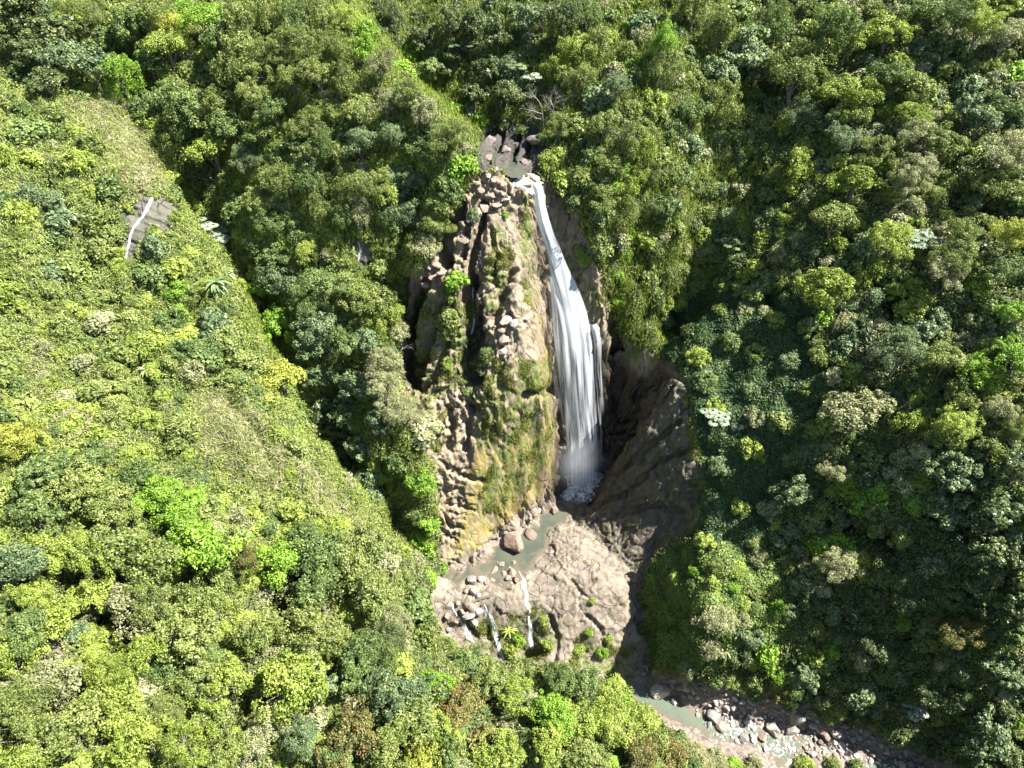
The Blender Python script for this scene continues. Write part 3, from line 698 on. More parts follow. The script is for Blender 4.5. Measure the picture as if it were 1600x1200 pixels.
def make_crown(kind, seed, dens=1.0):
    """crown and trunk of a tree about 3 m in radius with its foot at the origin; returns meshes"""
    r = np.random.default_rng(seed)
    R = 3.0
    cfg = dict(  # height of centre, vertical stretch, clumps, clump radius, leaves per clump, leaf length, width, droop, jitter
      bushy=(3.9, .82, 84, (.35, .95), 84, .27, .18, .0, .8),
      fine=(4.2, 1.0, 96, (.35, .80), 96, .28, .09, .15, .9),
      column=(4.6, 1.55, 105, (.35, .80), 74, .31, .13, .45, .75),
      glossy=(3.8, .80, 74, (.35, .75), 54, .38, .21, .1, .55),
      spread=(4.4, .55, 72, (.40, .95), 84, .26, .16, .0, .55))[kind]
    hc, st, nc, rc, nl, ll, lw, dr, jt = cfg
    nl = int(nl * dens)
    nlobe = r.integers(4, 7)
    la = np.arange(nlobe) * 2 * math.pi / nlobe + r.uniform(0, 1.2, nlobe); lr = r.uniform(.25, .78, nlobe) * R
    lobes = np.c_[np.cos(la) * lr, np.sin(la) * lr, r.uniform(-.45, .55, nlobe) * R * st * .7]
    lobes = np.r_[lobes, [[0, 0, R * st * .42]]]
    lrad = np.r_[r.uniform(.30, .62, nlobe) * R, [.5 * R]]
    lobes[-1] += np.r_[r.normal(0, .5, 2), 0]; keep = r.uniform(.55, 1.0, nlobe + 1); keep /= keep.sum()
    Cs, Ns = [], []
    cl = []
    for i in range(nc):
        j = r.choice(len(lobes), p=keep); dv = unit(r.normal(0, 1, 3) * [1, 1, .9]); 
        if dv[2] < -.25: dv[2] *= -.5
        dv = unit(dv)
        c = lobes[j] + dv * lrad[j] * np.array([1, 1, min(st, 1.15)]) * (r.uniform(.7, 1.02) if i % 9 else r.uniform(1.1, 1.45))
        cl.append(c); cr = r.uniform(*rc)
        d = unit(r.normal(0, 1, (nl, 3)) + unit(c) * .55 + np.array([0, 0, .45]))
        rad = cr * r.uniform(.55, 1.08, (nl, 1)) ** .6
        P = c + d * rad * np.array([1, 1, 1.0 + (.7 if kind == 'column' else 0)])
        Cs.append(P); Ns.append(d + np.array([0, 0, .35]))
    if kind == 'column':           # curtains of hanging vine
        for i in range(34):
            a = r.uniform(0, 2 * math.pi); q = r.uniform(.55, .95) * R; z1 = r.uniform(-.2, .6) * R; ln = r.uniform(1.5, 3.6); m = int(60 * ln / 2.5)
            P = np.c_[math.cos(a) * q + r.normal(0, .18, m), math.sin(a) * q + r.normal(0, .18, m), z1 - r.uniform(0, ln, m)]
            Cs.append(P); Ns.append(np.tile([math.cos(a), math.sin(a), .2], (m, 1)))
    C = np.concatenate(Cs); N = np.concatenate(Ns); n = len(C)
    if kind == 'fine': C = C + unit(C) * (r.uniform(0, .35, (n, 1)) ** 2)
    C = C + np.array([0, 0, hc]); C[:, 2] = np.maximum(C[:, 2], .2)
    L = ll * r.uniform(.6, 1.35, n); Wd = lw * r.uniform(.7, 1.3, n)
    V = leaves(C, N, L, Wd, r, jt, dr)
    crown = mesh_np(kind + '_crown', V, quadF(len(V)), None)
    lean = r.normal(0, .25, 2)
    parts = []
    top = np.array([lean[0], lean[1], hc * .72])
    parts.append(tube([(0, 0, -1.2), (lean[0] * .2, lean[1] * .2, hc * .3), top, top + [lean[0], lean[1], hc * .35]], [.22, .17, .13, .07], 7))
    for j in range(len(lobes) - 1):
        e = lobes[j] * .9 + [0, 0, hc]; s0 = np.array([0, 0, hc * r.uniform(.25, .6)]) + np.r_[lean, 0] * .5
        mid = (s0 + e) / 2 + [0, 0, .3]
        parts.append(tube([s0, mid, e], [.10, .075, .03], 5))
    for c in cl[::3]:
        j = int(np.argmin(np.linalg.norm(lobes - c, axis=1))); s0 = lobes[j] * .6 + [0, 0, hc]
        parts.append(tube([s0, c + [0, 0, hc]], [.045, .012], 4))
    V, F = join(parts)
    trunk = mesh_np(kind + '_trunk', V, F, M['bark'], True)
    for m_ in (crown,): m_.materials.append(LM['g'])
    return crown, trunk
PROTO = {k: [make_crown(k, 100 + 17 * i + 1000 * j) for i in range(n)] for j, (k, n) in enumerate((('bushy', 7), ('fine', 6), ('column', 4), ('glossy', 5), ('spread', 4)))}
HC = dict(bushy=3.9, fine=4.2, column=4.6, glossy=3.8, spread=4.4)
def make_shrub(seed, fine=False):
    """low mound of leaves about 1.5 m in radius"""
    r = np.random.default_rng(seed); Cs, Ns = [], []
    for i in range(26):
        a, q = r.uniform(0, 6.283), math.sqrt(r.uniform(0, 1)) * 1.15; h = (1.25 - q * q * .55) * r.uniform(.65, 1.1)
        c = np.array([math.cos(a) * q, math.sin(a) * q, h]); n = 58
        d = unit(r.normal(0, 1, (n, 3)) + [0, 0, .6]); Cs.append(c + d * r.uniform(.25, .55) * r.uniform(.6, 1.1, (n, 1))); Ns.append(d + [0, 0, .4])
    C = np.concatenate(Cs); N = np.concatenate(Ns); n = len(C)
    L = (.30 if not fine else .38) * r.uniform(.6, 1.3, n); Wd = (.19 if not fine else .08) * r.uniform(.7, 1.3, n)
    V = leaves(C, N, L, Wd, r, .7, .0)
    stems = [tube([(0, 0, -.5), (math.cos(a) * .3, math.sin(a) * .3, .5), (math.cos(a) * .9, math.sin(a) * .9, 1.0)], [.06, .045, .015], 5) for a in np.arange(5) * 1.256]
    sv, sf = join(stems)
    f = mesh_np('shrub_leaves', V, quadF(len(V)), LM['g']); s = mesh_np('shrub_stems', sv, sf, M['bark'], True)
    return f, s
SHRUB = [make_shrub(500 + i, i % 2 == 1) for i in range(6)]

PLANTS = []      # (root, px, py, colour, r_px, kind)
used = []
def set_mat(o, m):
    o.material_slots[0].link = 'OBJECT'; o.material_slots[0].material = m
def plant(kind, px, py, rp, col, group_kind='tree'):
    R = rp * 0.088; HF = 1.3 if (px < 720 and py > 820) else 1.0
    for _ in range(2):
        if kind == 'shrub': s = R / 1.5; lift = 1.0 * s
        else: s = R / 3.0; lift = HC[kind] * s * HF
        P, t = cast(px, py, lift)
        R = rp * t / FPX * 1.12
    x, y = P[0], P[1]; z = gbil(ZD, x, y)[0] - .25 * s
    r = random.Random(int(px * 31 + py * 17))
    nm = 'shrub' if kind == 'shrub' else 'tree'
    root = bpy.data.objects.new(nm, None); COL.objects.link(root); root.empty_display_size = .5
    nrm = Vector((gbil(NN[..., 0], x, y)[0], gbil(NN[..., 1], x, y)[0], gbil(NN[..., 2], x, y)[0]))
    root.location = (x, y, z)
    if kind == 'shrub':
        ax = (nrm + Vector((0, 0, .7))).normalized()
        root.rotation_mode = 'QUATERNION'
        from mathutils import Quaternion
        root.rotation_quaternion = ax.to_track_quat('Z', 'Y') @ Quaternion((0, 0, 1), r.uniform(0, 6.28))
    else:
        root.rotation_euler = (r.uniform(-.12, .12) - nrm.y * .18, r.uniform(-.12, .12) + nrm.x * .18, r.uniform(0, 6.28))
    sz = s * (r.uniform(.88, 1.15) if kind == 'shrub' else HF * r.uniform(.92, 1.08))
    root.scale = (s * r.uniform(.82, 1.2), s * r.uniform(.82, 1.2), sz)
    a, b = (SHRUB[r.randrange(len(SHRUB))] if kind == 'shrub' else PROTO[kind][r.randrange(len(PROTO[kind]))])
    c = link('leaves' if kind == 'shrub' else 'crown', a, root); set_mat(c, LM[col])
    link('stems' if kind == 'shrub' else 'trunk', b, root)
    PLANTS.append((root, px, py, col, rp, kind)); used.append((x, y, R))
    return root

# crowns one can pick out in the photograph: x, y, radius (px), colour letter, optional form letter
TREES = """
45 30 40 d g|75 50 38 d g|18 70 26 d g|110 35 26 y f|132 20 25 o f|60 82 30 d g|105 95 28 s g|30 98 22 g|145 110 30 s g|75 125 26 d g|165 60 25 g|200 45 30 g|182 20 22 o|250 25 28 o c|285 12 18 l|268 50 26 k f|262 75 30 y s
325 30 28 l s|342 62 26 g|380 40 30 o c|235 98 24 g g|195 130 24 l c|285 168 32 g|300 205 24 g|332 165 30 o|370 100 34 o c|355 200 28 g|395 150 30 o f|228 150 20 g|340 240 32 y s|382 250 25 s|18 150 20 o|215 160 20 g|35 168 18 g
420 30 28 o c|460 30 30 g c|500 25 26 o c|545 30 25 y|440 80 28 o f|482 75 30 o f|525 72 28 o c|570 75 26 l|562 40 22 l|410 120 26 o|455 130 28 o f|500 122 28 o f|545 120 26 o c|592 112 28 p f|622 98 22 l|430 172 28 g|470 188 28 o f|560 168 28 o|602 160 28 p f|640 150 26 o f|664 182 26 p f|700 202 26 o|692 238 28 o f|650 232 28 g|612 215 26 s|565 230 32 s f|722 255 20 l|700 278 22 g|655 282 28 s f|620 272 22 s|582 292 28 o f|545 255 24 o c|500 230 26 g c|455 225 26 g|415 215 24 g|412 272 28 o|450 285 26 o c|490 292 26 g c|530 300 26 o c
650 322 34 s f|682 350 24 o f|660 382 24 p|690 312 20 o|577 332 24 p c|540 345 24 g c|500 332 24 o c|430 345 28 g f|470 352 22 g c
420 402 30 g|485 400 24 y|440 440 28 s|500 442 30 g|545 432 20 o|562 472 24 o|410 455 24 l|470 485 28 g f|430 512 30 l|500 500 30 s|592 470 22 o|602 502 28 y f|622 530 24 p f|580 540 26 s|542 530 26 g|490 545 30 s g|530 582 26 g|600 575 26 p f|455 560 22 g|437 600 36 k s|500 592 26 s g|560 605 28 s g|605 620 28 p f|540 642 30 s g|590 662 26 s g|632 652 24 p f|662 662 22 p f|500 632 22 d g|522 682 24 d g|568 702 26 s g|620 702 22 g c|655 740 20 l c|645 790 18 g c|668 812 15 l c|670 850 14 l c
620 30 24 d|660 60 24 d g|640 78 18 l|672 110 24 g g|700 80 26 d g|740 40 30 d g|700 28 24 d|780 60 30 d g|822 30 28 s g|850 18 28 d|800 100 22 s g|760 112 26 d g|742 150 24 d g|790 145 24 d|710 165 16 l|752 182 15 l|882 40 28 d c|920 20 28 g c|865 100 20 y f|905 85 28 y c|930 75 24 o c|950 55 22 y c|895 130 30 o f|960 140 24 s f|935 150 22 s g|1010 30 22 s|1035 70 24 l c|1030 110 26 o c|1052 90 18 o c|1085 10 30 o c|1150 10 22 g|1115 55 24 o c|1160 75 38 s g|1182 105 30 s g|1130 110 28 s g|990 160 20 o|1020 150 22 y c|870 170 20 o f|877 200 24 o f|902 190 22 o c|922 222 22 g c|950 200 24 o|865 240 20 y c|885 270 22 y|912 260 22 o|945 265 24 o|980 230 24 o c|1010 230 24 y c|1050 190 22 g c|1080 180 24 g|1077 215 20 s|1130 160 24 o c|1142 192 22 g c|1060 260 22 g c|1020 280 24 o|985 292 24 y c|940 310 26 o|905 302 20 g|970 340 24 o c|1010 330 24 g|1045 310 20 g c|940 365 20 o|980 392 24 l c|1002 362 22 y|1008 415 20 o c|962 420 16 l
1212 40 24 g c|1245 112 42 o f|1390 50 28 y|1325 70 24 y|1360 92 22 s g|1290 60 30 g c|1440 25 28 g|1435 65 18 s g|1410 95 18 y f|1500 25 26 g|1530 50 28 y f|1570 60 26 p f|1598 100 20 l|1320 140 24 y|1345 152 26 y|1380 125 28 g|1432 138 32 o b|1393 165 14 l|1325 168 24 y|1300 190 26 d|1250 180 24 s|1342 172 24 o|1425 190 24 y|1440 215 26 p f|1430 250 26 p f|1420 285 26 p f|1475 228 26 o|1510 180 26 s g|1530 195 24 s g|1520 130 22 s|1500 215 22 o|1560 150 22 g|1588 170 22 g|1572 235 34 p f|1550 280 24 o|1590 292 20 o|1320 215 24 s|1262 220 20 y|1370 240 24 o|1375 252 16 l|1245 268 25 y b|1285 255 16 s|1342 290 28 y|1290 312 15 l|1237 325 18 y|1142 330 19 s|1125 356 14 s|1157 370 18 s|1112 380 13 p f|1300 355 30 o|1312 372 18 y|1395 385 30 y f|1352 380 20 s|1440 372 20 w g|1432 320 20 p f|1500 372 24 o|1490 402 28 o|1480 432 26 p f|1530 442 20 y|1405 445 18 y f|1432 475 20 y|1445 458 17 y|1285 450 34 y b|1290 492 16 l|1350 500 22 s|1470 490 20 s g|1450 512 22 s g|1380 540 20 p|1402 560 32 s f|1480 560 28 o|1550 512 20 p f|1560 472 22 g|1580 375 26 k f|1570 430 24 g|1592 500 26 l|1590 560 28 l|1540 590 26 l|1500 620 24 o|1560 640 26 p|1590 680 24 o|1550 700 24 o
1345 642 40 p b|1422 672 28 y|1500 662 34 y f|1490 712 22 s|1362 700 22 g|1320 700 20 g|1240 768 34 s g|1275 800 17 o f|1300 730 24 p f|1332 750 20 l|1352 775 20 l|1382 760 18 l|1430 780 15 l|1290 850 20 l|1322 840 18 l|1262 862 22 p f|1320 882 28 p f|1350 868 14 k|1355 896 12 k|1480 750 30 s g|1520 730 30 s g|1560 790 38 d g|1500 800 36 s g|1500 862 34 s g|1550 850 36 d g|1592 740 28 d g|1590 880 30 d g|1445 700 20 p f|1460 835 24 d g|1130 975 30 p f|1112 1002 20 p|1152 1012 20 d|1215 940 16 l|1202 1010 20 l|1215 1042 18 l|1260 1052 24 s g|1222 1080 14 r|1320 1045 18 g c|1345 1072 22 s g|1272 1012 20 y|1300 1010 15 l|1290 982 12 r|1490 978 32 r f|1500 1030 22 s g|1410 970 12 l|1540 950 26 d g|1582 982 32 g g|1560 1042 30 s g|1430 1106 13 w g|1540 1130 36 s g|1522 1165 30 s g|1592 1115 14 l|1575 1180 28 d|1402 880 26 d|1382 932 26 d g|1440 930 26 d|1332 950 22 d|1422 1022 26 d|1352 1000 24 d|1462 1080 26 d|1392 1080 22 d|1482 1130 22 d|1520 900 28 d g|1580 935 26 d
12 690 36 k f|75 735 36 g|125 765 36 o|165 790 34 o|60 795 34 g|150 722 32 g|215 742 34 g|190 805 30 o|252 770 30 l s|290 790 30 l s|300 825 34 l s|305 872 44 l s|220 790 24 l s|180 850 40 o|140 872 36 y|80 862 36 y|100 905 40 y|30 885 36 s|50 935 30 y|30 975 36 g|72 995 36 y|22 1025 36 y|140 1012 18 y|110 980 18 s g|220 900 40 o|200 950 36 p|252 962 36 o|240 1015 34 g|292 990 38 o|322 950 34 o|340 892 28 o|380 872 26 r|440 880 38 l s|470 850 30 g|512 870 40 g|500 922 36 g|552 880 34 o|582 930 36 o|480 962 28 o|522 990 30 o|400 1000 30 o|362 1050 34 y|302 1065 32 o|100 1080 40 p|50 1090 36 o|50 1145 40 o|110 1150 40 o|170 1112 38 y|202 1155 38 y|262 1130 32 o|292 1165 36 y|322 1120 34 o|160 1060 34 y|205 1045 32 y|440 1090 42 y b|490 1060 30 s|420 1140 26 p|470 1145 30 s|562 1010 34 g|540 1045 32 g|592 1000 28 d|600 1092 36 s|642 1082 34 s|672 1068 28 l|640 1132 38 o|682 1142 30 y|560 1150 36 r|600 1175 34 o|645 1192 24 k|720 1108 30 r|748 1152 24 r|700 1180 30 g|742 1190 24 y|782 1165 30 y|772 1062 30 o|740 1052 24 s|716 1040 24 g|756 1040 20 g|802 1080 28 y|826 1058 22 o|868 1058 28 g|912 1068 26 g|860 1120 34 l|902 1130 30 y|850 1165 28 y|950 1090 26 y|962 1130 32 y|1000 1122 26 y|1022 1152 24 o|910 1180 28 o|1000 1180 28 r|1050 1182 22 r|1062 1150 12 g|972 1080 13 l
640 940 24 g|622 980 28 p|655 1000 24 o|690 1005 18 o|600 872 20 p f|562 830 20 p f|400 1180 26 p|520 1190 30 g|350 1190 30 o|20 1195 36 y|860 1195 24 g
370 310 24 g|400 320 26 o|322 262 24 d|300 240 20 d
"""
FORM = dict(b='bushy', f='fine', c='column', g='glossy', s='spread')
tl = []
for tok in TREES.replace('\n', '|').split('|'):
    q = tok.split()
    if len(q) < 4: continue
    tl.append((float(q[0]), float(q[1]), float(q[2]), q[3], FORM[q[4]] if len(q) > 4 else None))
small = [t for t in tl if t[2] < 20]; big = [t for t in tl if t[2] >= 20]
big.sort(key=lambda t: -t[2])
print('hand placed', len(big), len(small))
small += big[298:]; big = big[:298]
for px, py, rp, c, f in big:
    if 380 < px < 1110 and py < 430: rp *= .86
    if f is None: f = random.Random(px + py).choice(['bushy', 'bushy', 'fine', 'spread', 'glossy' if c in 'dsg' else 'bushy'])
    plant(f, px, py, rp, c)
for px, py, rp, c, f in small: plant('shrub', px, py, rp * 1.1, c)  # small and leftover tree crowns, planted and labelled as shrubs

SHR = """
748 208 12 d|847 212 14 g|856 240 13 g|790 190 12 d|818 196 12 g|768 192 11 d|742 236 9 g|862 262 11 o|1120 1060 15 g|1155 1068 13 o|1180 1078 15 g|1235 1092 15 d|1285 1102 15 g|1335 1115 16 d|1385 1135 16 g|1430 1150 17 s|1470 1166 16 d|1515 1182 17 g|1300 1120 11 y|1090 1052 11 d|272 340 12 y|268 372 13 o|198 318 10 y|184 350 11 o|183 384 10 y|205 412 12 g|225 395 12 o|240 360 9 y|238 300 8 y|1060 900 12 y|1090 885 13 l|1120 880 12 o|1150 885 14 y|1085 915 12 g|1115 910 14 y|1145 915 13 l|1175 920 14 o|1060 930 12 o|1095 945 13 y|1055 960 12 y|1070 985 12 g|1050 1000 11 o|1180 945 13 g|1200 925 12 y|1160 940 12 y|1045 940 10 l|1040 890 10 o|1025 900 9 l|1020 920 9 y
715 432 17 l|700 452 14 o|704 480 18 o|700 505 14 o|690 500 12 y|742 330 9 s|762 548 15 g|752 575 8 d|755 562 9 g|790 330 6 l|1175 688 20 y|1185 700 14 l|1152 662 10 w|240 385 24 s|232 430 26 g|272 442 22 l|330 500 26 s|352 520 24 o|380 560 26 o|282 480 22 l|300 452 20 o|345 470 22 g|360 590 20 o|400 620 16 g
700 560 10 y|730 600 8 g|668 900 14 l|690 885 10 l|700 1010 12 y|740 1012 12 g|800 1010 12 y|812 995 10 l|855 1005 10 y|850 965 8 y|980 445 16 y|1000 465 16 y|965 470 12 l|915 400 10 l|905 390 9 y|1020 460 16 g|950 995 9 y|905 1012 10 y|940 1015 12 l|920 985 8 l|925 937 6 y
1260 1195 18 y|1300 1192 16 o|1180 1195 16 p|1120 1180 14 p|1340 1198 16 g|1080 1195 16 g|1150 1195 14 l|870 450 0 o
"""
for tok in SHR.replace('\n', '|').split('|'):
    q = tok.split()
    if len(q) == 4 and float(q[2]) > 0: plant('shrub', float(q[0]), float(q[1]), float(q[2]), q[3])

# shrubs that fill the open slopes between the picked-out crowns
def region_of(px, py):
    if inside([(0,150),(90,140),(240,180),(300,330),(340,470),(420,640),(520,790),(640,900),(690,1020),(-50,1020),(-50,150)], np.array([px]), np.array([py]))[0] > 0: return 'spur'
    return 'other'
PR = np.array([[p[1], p[2], p[4]] for p in PLANTS])
r_ = random.Random(5); tries = 0; nshrub = sum(1 for p in PLANTS if p[5] == 'shrub')
EXTRA = []
while tries < 9000:
    tries += 1
    px, py = r_.uniform(-20, 1620), r_.uniform(-10, 1215)
    if (np.hypot(PR[:, 0] - px, PR[:, 1] - py) < PR[:, 2] * .62 + 9).any(): continue
    P, t = cast(px, py, .5)
    ppx, ppy = np.array([px]), np.array([py])
    if any(inside(POLY[k], ppx, ppy)[0] > -10 for k in ROCKS): continue
    if any(inside(q, ppx, ppy)[0] > -4 for q in DRYP[:4]) or inside(DRYP[7], ppx, ppy)[0] > -2: continue
    if inside([(742,190),(860,190),(1000,480),(1100,860),(1040,1060),(670,1030),(680,900),(620,640)], ppx, ppy)[0] > -5: continue
    creeper = inside([(1045,480),(1120,450),(1260,500),(1290,620),(1230,720),(1170,860),(1230,900),(1220,1000),(1060,1050),(1015,1000),(1010,900),(1080,830),(1085,700),(1050,580)], ppx, ppy)[0] > 0
    spur = inside([(-60,150),(90,150),(240,180),(300,330),(340,470),(420,640),(520,760),(560,860),(-60,700)], ppx, ppy)[0] > 0
    if spur and r_.random() < .25: continue
    if creeper and r_.random() < .93: continue
    rp = r_.uniform(13, 23) * (85 / t) ** .6
    if spur: rp *= r_.choice([.8, 1, 1.35])
    if px < 640 and py > 100: col = r_.choice('ooyyygposooyg' if py < 800 else 'ooyyygyop')
    elif px > 1050: col = r_.choice('ddggsoop') if px > 1250 and py > 800 else r_.choice('ggdsooyyp')
    elif py < 220 and px > 580 and px < 880: col = r_.choice('ddgds')
    else: col = r_.choice('ooyglgps')
    EXTRA.append((px, py, rp, col, creeper))
    PR = np.vstack([PR, [px, py, rp]])
EXTRA.sort(key=lambda e: -e[2] * r_.uniform(.7, 1))
room = max(0, 296 - nshrub)
for e in EXTRA[:room]: plant('shrub', e[0], e[1], e[2], e[3])
print('shrubs', nshrub, 'extra', len(EXTRA))
# the smallest bushes: one mass
bv, n_rest = {}, 0
cache = [np.array([v.co for v in s[0].vertices]) for s in SHRUB]
for px, py, rp, col, cr in EXTRA[room:]:
    P, t = cast(px, py, .6); s = rp * t / FPX * 1.1 / 1.5
    z = gbil(ZD, P[0], P[1])[0] - .2; a = r_.uniform(0, 6.28); ca, sa = math.cos(a), math.sin(a)
    v = cache[r_.randrange(6)] * s
    n_ = Vector((gbil(NN[..., 0], P[0], P[1])[0], gbil(NN[..., 1], P[0], P[1])[0], gbil(NN[..., 2], P[0], P[1])[0] + .7)).normalized()
    Rm = np.array(n_.to_track_quat('Z', 'Y').to_matrix()) @ np.array([[ca, -sa, 0], [sa, ca, 0], [0, 0, 1]])
    bv.setdefault(col, []).append(v @ Rm.T + [P[0], P[1], z]); n_rest += 1
if bv:
    order = list(bv); V = np.concatenate([np.concatenate(bv[c]) for c in order])
    me = mesh_np('bushes', V, quadF(len(V)), None)
    for c in order: me.materials.append(LM[c])
    mi = np.concatenate([np.full(sum(len(v) for v in bv[c]) // 4, i) for i, c in enumerate(order)]).astype(np.int32)
    me.polygons.foreach_set('material_index', mi)
    link('bushes', me, kind='stuff', label='small mixed bushes filling the gaps between the trees', category='bushes')
print('rest bushes', n_rest)

# ------------------------------------------------------------------ ground cover
fv = VF[FF]
fc = fv.mean(1); fn = np.cross(fv[:, 2] - fv[:, 0], fv[:, 3] - fv[:, 1]); far_ = np.linalg.norm(fn, axis=1) / 2; fn = unit(fn)
fpx, fpy, fpt = project(fc)
vis = (fpt > 20) & (fpt < 135) & (fpx > -60) & (fpx < 1660) & (fpy > -60) & (fpy < 1260) & ((fn * (np.array([0, 0, CAMZ]) - fc)).sum(1) > -0.2 * fpt)
CREEP = [(1015,890),(1060,860),(1100,850),(1180,870),(1240,890),(1225,990),(1150,1030),(1060,1045),(1015,1000)]
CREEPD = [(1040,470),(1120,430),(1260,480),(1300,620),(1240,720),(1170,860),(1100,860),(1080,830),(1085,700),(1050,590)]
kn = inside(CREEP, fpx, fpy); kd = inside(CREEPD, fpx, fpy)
fdry = dry[:-1, :-1].ravel(); frock = fcls > 0
def cover(name, sel, wt, n, L, Wd, mat, label, cat, off=(.05, .6), jit=.55, droop=0.0, seed=1, upb=.25):
    r = np.random.default_rng(seed)
    i = np.flatnonzero(sel); w = far_[i] * (wt[i] if wt is not None else 1.0); w = w / w.sum()
    j = i[r.choice(len(i), n, p=w)]
    a, b = r.uniform(0, 1, (n, 1)), r.uniform(0, 1, (n, 1))
    q = fv[j]; P = (q[:, 0] * (1 - a) + q[:, 1] * a) * (1 - b) + (q[:, 3] * (1 - a) + q[:, 2] * a) * b
    N = fn[j]; h = r.uniform(off[0], off[1], (n, 1))
    P = P + N * h
    V = leaves(P, N + [0, 0, upb], L * r.uniform(.6, 1.4, n), Wd * r.uniform(.7, 1.3, n), r, jit, droop)
    return link(name, mesh_np(name, V, quadF(len(V)), mat), kind='stuff', label=label, category=cat)
hillsel = vis & ~frock
g0 = hillsel & (kn < -6) & (kd < -6) 
cover('undergrowth', g0, (1 - .8 * fdry) * np.where((fpx < 600) & (fpy < 800), .6, 1), 520000, .29, .16, M['undergrowth'], 'mixed green undergrowth covering the hillsides', 'undergrowth', (.05, .7), seed=11)
cover('sunlit_scrub', g0 & (fpx < 720), (fpy > 120) * (fpy < 820) * (1 - .85 * fdry), 120000, .24, .12, LM['y'], 'yellow-green scrub on the sunny left spur', 'scrub', (.2, .7), .6, seed=21)
cover('slope_grass', g0 & (fpx < 720) & (fpy < 860), None, 110000, .62, .06, LM['y'], 'long yellow-green grass sweeping down the left spur', 'grass', (.25, .95), .55, .45, seed=22)
cover('hanging_vines', g0 & (fpx > 370) & (fpx < 1180) & (fpy < 560), None, 130000, .70, .085, LM['y'], 'yellow-green vines and grass hanging down the steep hillsides beside the gorge', 'hanging vines', (.1, 1.1), .45, .75, seed=23)
cover('tall_grass', g0, (fpx < 700) * 1.0 + .25, 60000, .75, .07, LM['p'], 'pale tall grass growing through the undergrowth', 'grass', (.2, .8), .6, .5, seed=12)
cover('dry_grass', hillsel & (fdry > .2), fdry, 42000, .95, .085, M['grass'], 'dry straw-coloured grass on the open patches of the slopes', 'grass', (.15, .6), .5, .35, seed=13)
cover('bright_creeper', hillsel & (kn >= -8), None, 60000, .30, .22, M['creeper'], 'bright green creeper smothering the knoll above the lower pool', 'creeper', (.05, .45), .5, seed=14)
cover('shade_darkened_creeper', hillsel & (kd >= -8) & (kn < 0), None, 100000, .30, .20, M['creeper_dark'], 'creeper with painted-in shade covering the slope right of the falls', 'creeper', (.05, .4), .55, seed=15)
fmoss = moss[:-1, :-1].ravel()
tuftn = np.array([mnoise.noise((a * .5, b * .5, c * .35)) for a, b, c in fc[frock & vis]])
tw = np.zeros(len(fc)); tw[frock & vis] = sstep(.08, .35, tuftn)
onrock = vis & frock & (fmoss > .6) & (fcls != 5)
cover('ledge_plants', onrock, tw + .03, 42000, .40, .09, M['tuft'], 'yellow-green grass and ferns hanging in patches on the rock ledges', 'ledge plants', (.0, .28), .5, .55, seed=16)
edge = vis & frock & (rockw[:-1, :-1].ravel() < .55)
cover('edge_plants', edge, None, 14000, .34, .16, LM['o'], 'leafy fringe where the rock meets the vegetation', 'plants', (.0, .4), .6, .3, seed=17)

# ------------------------------------------------------------------ boulders
def boulder_material(name, a, b, c):
    g = NT(name); tc = g.n('TexCoord'); oi = g.n('ObjectInfo'); p = (tc, 'Object')
    n1 = g.noise(p, 1.1, 5, .65); n2 = g.noise(p, 5.0, 5, .7)
    col = g.mix(g.ramp(n1, [(.35, 0), (.65, 1)]), a, b)
    col = g.mix(g.ramp(n2, [(.3, .8), (.5, 0)]), col, c)
    col = g.mix(1.0, col, g.ramp((oi, 'Random'), [(0, (.72, .72, .74)), (1, (1.2, 1.14, 1.08))]), 'MULTIPLY')
    bm = g.n('Bump', {'Height': n2, 'Strength': .6, 'Distance': .2})
    return g.done(g.n('BsdfPrincipled', {'Base Color': col, 'Roughness': .8, 'Normal': bm}))
BM = dict(dark=boulder_material('shade_dark_boulder', (.12, .10, .09), (.19, .16, .145), (.045, .04, .038)),  # gorge boulders, coloured dark to stand in for missing shade
          brown=boulder_material('brown_boulder', (0.209, 0.158, 0.122), (0.266, 0.209, 0.166), (0.079, 0.061, 0.050)),
          grey=boulder_material('grey_boulder', (0.194, 0.180, 0.169), (0.274, 0.252, 0.230), (0.086, 0.079, 0.072)),
          pale=boulder_material('pale_boulder', (0.360, 0.317, 0.274), (0.461, 0.410, 0.360), (0.216, 0.180, 0.151)),
          red=boulder_material('reddish_boulder', (.17, .115, .082), (.25, .19, .15), (.06, .046, .036)))
import bmesh
def boulder_mesh(seed):
    r = np.random.default_rng(seed); bm = bmesh.new(); bmesh.ops.create_icosphere(bm, subdivisions=4, radius=1.0)
    V = np.array([v.co for v in bm.verts]); 
    for _ in range(11):
        n = unit(r.normal(0, 1, 3)); d = r.uniform(.55, .86); s = V @ n
        V = V - np.outer(np.maximum(s - d, 0) * .93, n)
    for i, p in enumerate(V):
        V[i] = p * (1 + .07 * mnoise.noise(tuple(p * 2.2 + seed)) + .03 * mnoise.noise(tuple(p * 6 + seed)))
    V *= np.array([1, r.uniform(.7, .95), r.uniform(.6, .85)])
    for v, c in zip(bm.verts, V): v.co = c
    me = bpy.data.meshes.new('boulder'); bm.to_mesh(me); bm.free(); me.materials.append(BM['brown']); return me
BLD = [boulder_mesh(40 + i) for i in range(9)]
BOULD = []
